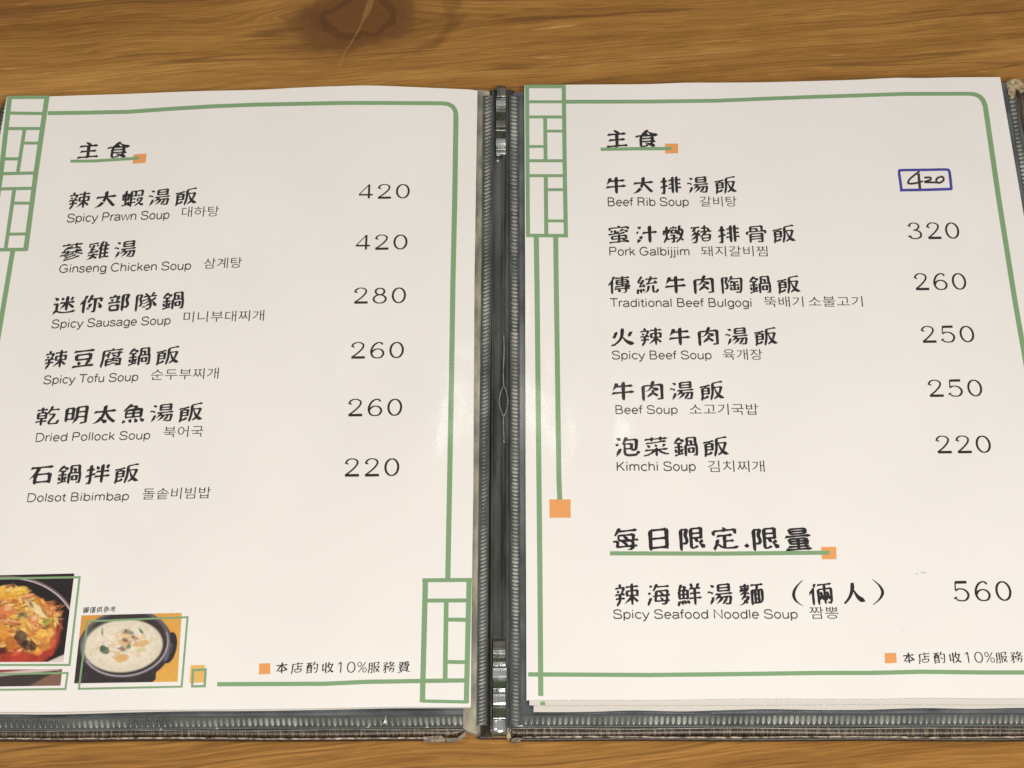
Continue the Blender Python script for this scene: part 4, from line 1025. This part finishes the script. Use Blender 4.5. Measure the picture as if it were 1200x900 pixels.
# faint smudges
M_SMUDGE = paper_like('smudge_ink', (.55, .53, .56), vary=.02)
for x, y, r in ((1074.5, 672.4, 1.2), (1081, 671, 1.8), (1084.5, 671.3, 1.2), (1058, 738, .7), (1062, 738.6, .6)):
    m = MB(); m.add([on_page(x + r * math.cos(a) * 1.3, y + r * math.sin(a) * .7) for a in (0, 1, 2, 3, 4, 5)], [(0, 1, 2, 3, 4, 5)])
    m.build('smudge', M_SMUDGE, RP)

# ---- printed food photographs -------------------------------------------
def M_photo():
    m, nt, b = new_mat('printed_photo')
    a = N(nt, 'ShaderNodeVertexColor'); a.layer_name = 'print'
    nt.links.new(a.outputs[0], b.inputs['Base Color'])
    b.inputs['Roughness'].default_value = .6; b.inputs['Specular IOR Level'].default_value = .2
    film_bump(nt, b); return m
M_PHOTO = M_photo()
def srgb(c): return tuple((v / 255 / 12.92) if v / 255 <= .04045 else ((v / 255 + .055) / 1.055) ** 2.4 for v in c)
class Canvas:
    def __init__(s, w, h, base):
        s.w, s.h = w, h; s.c = np.zeros((h, w, 3)); s.c[:] = srgb(base)
        s.X, s.Y = np.meshgrid(np.arange(w) + .5, np.arange(h) + .5)
        s.rng = np.random.default_rng(7)
    def noise(s, cell, seed):
        r = np.random.default_rng(seed); gw, gh = int(s.w / cell) + 3, int(s.h / cell) + 3
        g = r.random((gh, gw)); x = s.X / cell; y = s.Y / cell
        xi, yi = x.astype(int), y.astype(int); fx, fy = x - xi, y - yi
        fx = fx * fx * (3 - 2 * fx); fy = fy * fy * (3 - 2 * fy)
        return (g[yi, xi] * (1 - fx) + g[yi, xi + 1] * fx) * (1 - fy) + (g[yi + 1, xi] * (1 - fx) + g[yi + 1, xi + 1] * fx) * fy
    def put(s, mask, col, a=1.0):
        m = np.clip(mask, 0, 1)[..., None] * a; s.c = s.c * (1 - m) + np.array(srgb(col)) * m
    def ellipse(s, cx, cy, rx, ry, col, ang=0, soft=1.0, a=1.0, wob=0, seed=1):
        t = math.radians(ang); dx, dy = s.X - cx, s.Y - cy
        u = (dx * math.cos(t) + dy * math.sin(t)) / rx; v = (-dx * math.sin(t) + dy * math.cos(t)) / ry
        d = np.sqrt(u * u + v * v)
        if wob: d = d + (s.noise(max(3, min(rx, ry) * .9), seed) - .5) * wob
        s.put((1 - d) * min(rx, ry) / soft + .5, col, a); return d
    def arc(s, cx, cy, rx, ry, w, col, a=1.0, ang=0, a0=-400, a1=400):
        t = math.radians(ang); dx, dy = s.X - cx, s.Y - cy
        u = (dx * math.cos(t) + dy * math.sin(t)) / rx; v = (-dx * math.sin(t) + dy * math.cos(t)) / ry
        d = np.abs(np.sqrt(u * u + v * v) - 1) * min(rx, ry)
        th = np.degrees(np.arctan2(v, u)); ok = ((th > a0) & (th < a1))
        s.put((w / 2 - d + .5) * ok, col, a)
def print_photo(cv, P, name, lift=.00019, label=None):
    w, h = cv.w, cv.h; vs = []; cols = []
    for j in range(h + 1):
        for i in range(w + 1):
            u, v = i / w, j / h
            x = (1 - v) * ((1 - u) * P[0][0] + u * P[1][0]) + v * ((1 - u) * P[3][0] + u * P[2][0])
            y = (1 - v) * ((1 - u) * P[0][1] + u * P[1][1]) + v * ((1 - u) * P[3][1] + u * P[2][1])
            vs.append(on_page(x, y, lift)); cols.append(cv.c[min(h - 1, j), min(w - 1, i)])
    fs = [(j * (w + 1) + i, (j + 1) * (w + 1) + i, (j + 1) * (w + 1) + i + 1, j * (w + 1) + i + 1) for j in range(h) for i in range(w)]
    o = link_mesh(name, vs, fs, M_PHOTO, LP)
    at_ = o.data.color_attributes.new('print', 'FLOAT_COLOR', 'POINT')
    arr = np.ones((len(vs), 4), np.float32); arr[:, :3] = np.array(cols) * .86
    at_.data.foreach_set('color', arr.ravel())
    if label: o['label'] = label
# 1: stew heaped in a black bowl, 1.8 canvas px to a photo px
S = 1.8
cv = Canvas(int(150 * S), int(104 * S), (34, 26, 28))
rng = random.Random(11)
def k1(x, y): return ((x + 63) * S, (y - 672) * S)
cv.put((cv.noise(14, 3) - .35) * 1.2, (22, 16, 20), .7)
def E(x, y, rx, ry, col, an=0, soft=2.0, a=.95, wob=.3, seed=1):
    p, q = k1(x, y); cv.ellipse(p, q, rx * S, ry * S, col, an, soft, a, wob, seed)
p, q = k1(5, 757)
cv.arc(p, q, 97 * S, 82 * S, 3.4 * S, (122, 104, 106), .9); cv.arc(p, q, 96.4 * S, 81.2 * S, 1.3 * S, (208, 192, 196), .9)
cv.ellipse(p, q, 94 * S, 79 * S, (26, 18, 20), soft=3)
E(20, 752, 62, 40, (168, 54, 30), 0, 8, 1, .3, 5)
cv.put((cv.noise(9, 9) - .4) * 2.2 * (cv.Y > 58 * S) * (cv.X < 140 * S), (206, 84, 44), .45)
# body of the heap, a ragged warm mound
for (x, y, rx, ry, c) in ((-5, 722, 58, 33, (200, 124, 48)), (28, 724, 40, 28, (206, 130, 54)), (53, 737, 23, 29, (208, 132, 54)), (16, 706, 36, 16, (216, 150, 60))):
    E(x, y, rx, ry, c, 12, 5, .95, .35, int(x) + 70)
heap = [(236, 184, 70), (242, 200, 104), (228, 152, 60), (244, 208, 128), (218, 132, 60), (238, 172, 92), (224, 140, 92), (246, 212, 118)]
for k in range(420):
    t = rng.random() * 6.283; r = math.sqrt(rng.random())
    x = 5 + 70 * r * math.cos(t); y = 727 + 40 * r * math.sin(t)
    if x > 30 and y < 722 - (78 - x) * .72: continue
    if y > 746 and x < 44 and rng.random() < .75: continue
    c = heap[rng.randrange(len(heap))]; L_ = rng.uniform(2.5, 8); W_ = rng.uniform(.8, 2.4); an = 35 * math.cos(t) + rng.uniform(-50, 50)
    E(x + .7, y + 1.2, L_ * 1.1, W_ * 1.3, (132, 66, 24), an, 2.4, .6, .35, k)
    E(x, y, L_, W_, tuple(min(255, q + 10) for q in c), an, 2.2, .9, .4, k)
    if rng.random() < .5: E(x - .5, y - W_ * .4, L_ * .6, W_ * .28, (253, 232, 168), an, 2, .6, .2, k)
def bits(lst):
    for (x, y, rx, ry, col, an) in lst: E(x, y, rx, ry, col, an, 3.2, .85, .35, int(x * 7 + y) % 97)
bits([(0, 692, 9, 6, (240, 192, 74), 0), (22, 692, 12, 5.5, (236, 184, 62), -8), (20, 690, 10, 1.5, (252, 220, 120), -6), (10, 698, 14, 3, (232, 170, 60), 0),
      (12, 716, 9, 7, (222, 128, 78), 20), (13, 712, 4.5, 3, (240, 182, 126), 0), (8, 722, 5, 3, (196, 96, 56), 10), (31, 722, 6, 4.5, (128, 118, 78), 30), (30, 719, 3, 2, (92, 98, 78), 0),
      (47, 713, 17, 4, (250, 226, 172), 38), (40, 708, 5, 1.8, (120, 92, 50), 50), (57, 717, 5, 1.4, (150, 92, 40), 50), (37, 733, 4.5, 12, (238, 190, 92), -35), (41, 738, 2.0, 10, (206, 130, 50), -38), (46, 726, 7, 6, (226, 146, 88), 10), (46, 724, 3.6, 3, (244, 190, 148), 0),
      (62, 729, 6.5, 4, (186, 170, 66), -20), (60, 728, 3.4, 1.8, (132, 138, 66), -20), (62, 735, 5, 2.2, (128, 88, 58), -30), (57, 743, 5.5, 6, (246, 196, 84), 10), (66, 745, 3.5, 8, (240, 178, 80), 10), (58, 750, 9, 3, (222, 150, 56), 25),
      (12, 742, 6, 13, (228, 156, 52), -35), (20, 752, 5, 9, (190, 110, 36), -28), (-2, 748, 6, 13, (44, 24, 20), 10), (33, 748, 7, 11, (60, 34, 26), -28), (43, 757, 9, 6, (38, 22, 20), 12), (34, 744, 3.2, 3.6, (108, 102, 76), 0),
      (10, 762, 9, 4, (60, 22, 18), 0), (3, 770, 6, 3, (236, 132, 48), 0), (8, 772, 2.4, 2.6, (248, 186, 70), 0), (34, 770, 12, 5, (190, 60, 42), 0), (30, 766, 6, 2, (220, 100, 70), -20), (56, 765, 5, 3.4, (240, 150, 62), 0), (55, 762, 2.2, 2.6, (250, 180, 84), 0), (66, 767, 8, 4, (176, 52, 42), -15), (77, 740, 3, 12, (168, 60, 40), 8), (72, 752, 3, 8, (206, 92, 56), 8)])
for k in range(34):
    x = rng.uniform(58, 79); y = rng.uniform(704, 718) + (x - 60) * .25
    E(x, y, rng.uniform(2, 5), .55, (216, 126, 70), rng.uniform(-60, 10), 1.3, .75, 0, k)
# white table corner at the lower right
d = (cv.X - cv.w) * .45 + (cv.Y - cv.h) + 9 * S
cv.put(d / 3, (232, 214, 208), .9)
cv.c *= (0.86 + .28 * cv.noise(2.5, 21))[..., None]
print_photo(cv, [(-60, 675.5), (87, 672), (74, 775.6), (-72, 776)], 'food_photo', label='printed photo of orange stew heaped in a black bowl')
# 2: milky soup in a black stone bowl
cv = Canvas(190, 122, (230, 172, 80))
cv.put((200 - cv.X) / 120 * (cv.Y < 40), (214, 140, 60), .5)
cv.ellipse(88, 58, 89, 66, (50, 43, 45), soft=1.5); cv.put((cv.Y - 70) / 2 * (cv.X < 150), (48, 40, 43))
cv.put(((cv.X - 178) * .75 + (cv.Y - 96)) / 2, (230, 172, 80))
cv.ellipse(172, 62, 13, 28, (46, 42, 48), 8); cv.ellipse(170, 70, 5, 17, (112, 106, 120), 20, 1, .8); cv.ellipse(165, 70, 1.6, 13, (52, 46, 54), 20, 1, .95); cv.ellipse(174, 66, 1.3, 13, (42, 38, 44), 12, 1, .95)
cv.put((cv.noise(5, 41) - .5) * 1.6 * (cv.Y > 88) * (cv.X < 150), (84, 74, 80), .4)
cv.arc(88, 52, 81, 59, 5, (110, 102, 110), .9); cv.arc(88, 53, 80, 58, 1.8, (190, 184, 192), .8, a0=-20, a1=150)
cv.ellipse(88, 52, 78, 56, (56, 48, 48)); cv.arc(88, 50, 77, 55, 3, (92, 84, 84), .6, a0=-180, a1=0)
cv.ellipse(85, 57, 73, 47, (226, 216, 194), soft=3)
cv.ellipse(82, 54, 64, 39, (238, 230, 212), soft=16, a=.85)
cv.put((cv.noise(9, 31) - .5) * 2 * (((cv.X - 85) / 66) ** 2 + ((cv.Y - 56) / 42) ** 2 < 1), (214, 192, 152), .4)
rng = random.Random(5)
for k in range(110):
    t = rng.random() * 6.283; r = rng.random() ** .7
    a = 82 + 50 * r * math.cos(t); b = 52 + 28 * r * math.sin(t)
    c = rng.choice([(228, 186, 122), (214, 160, 92), (240, 222, 190), (226, 196, 142), (204, 170, 128), (246, 234, 214)])
    cv.ellipse(a, b, rng.uniform(2, 8), rng.uniform(1, 3.5), c, rng.uniform(-50, 50), 2.4, .55, .4, k)
for (a, b, rx, ry, c, an) in ((40, 28, 1.8, 5.5, (74, 92, 66), -8), (48, 84 * .72, 9, 7, (52, 88, 60), 30), (44, 57, 5, 5, (70, 104, 72), 0), (90, 30, 10, 4, (132, 128, 110), 10), (84, 26, 3, 2, (74, 84, 70), 0), (113, 28, 2.4, 6.5, (58, 104, 58), -38),
    (86, 44, 6, 3.2, (110, 82, 60), 20), (99, 38, 3, 3, (80, 70, 60), 0), (92, 55, 5, 3.6, (80, 122, 86), -50), (78, 58, 9, 4, (138, 104, 86), 20), (104, 42, 5, 3, (196, 140, 110), 0), (72, 54, 5, 3, (248, 240, 224), 0), (100, 60, 3, 6, (250, 238, 210), 40),
    (80, 76, 13, 7, (226, 172, 92), 0), (116, 50, 16, 5, (226, 180, 118), -10), (60, 40, 8, 4, (246, 236, 214), 10), (86, 36, 8, 3, (240, 206, 150), 0), (116, 62, 9, 4, (212, 208, 150), 0)):
    cv.ellipse(a + 3, b + 3, rx, ry, c, an, 2.2, .85, .6, int(a * 3 + b))
cv.c *= (0.92 + .16 * cv.noise(2.5, 22))[..., None]
print_photo(cv, [(95.6, 721.2), (213, 718.2), (208, 798.8), (86.8, 800.8)], 'food_photo', label='printed photo of white soup in a black stone bowl')
# 3: dark dish, only its lower band printed
cv = Canvas(150, 22, (62, 50, 46))
cv.put((12 - np.abs(cv.X - 40) * .09 - cv.Y) / 2 + .3, (214, 192, 188)); cv.put((6 - np.abs(cv.X - 60) * .09 - cv.Y) / 1.5, (150, 70, 66))
cv.put((cv.X - 122 + (cv.Y - 14) * 1.8) / 5, (138, 100, 84), .9)
print_photo(cv, [(-60, 785.6), (73, 783.8), (70.8, 803.4), (-62, 805.5)], 'food_photo', label='printed photo strip of a white plate on dark cloth')
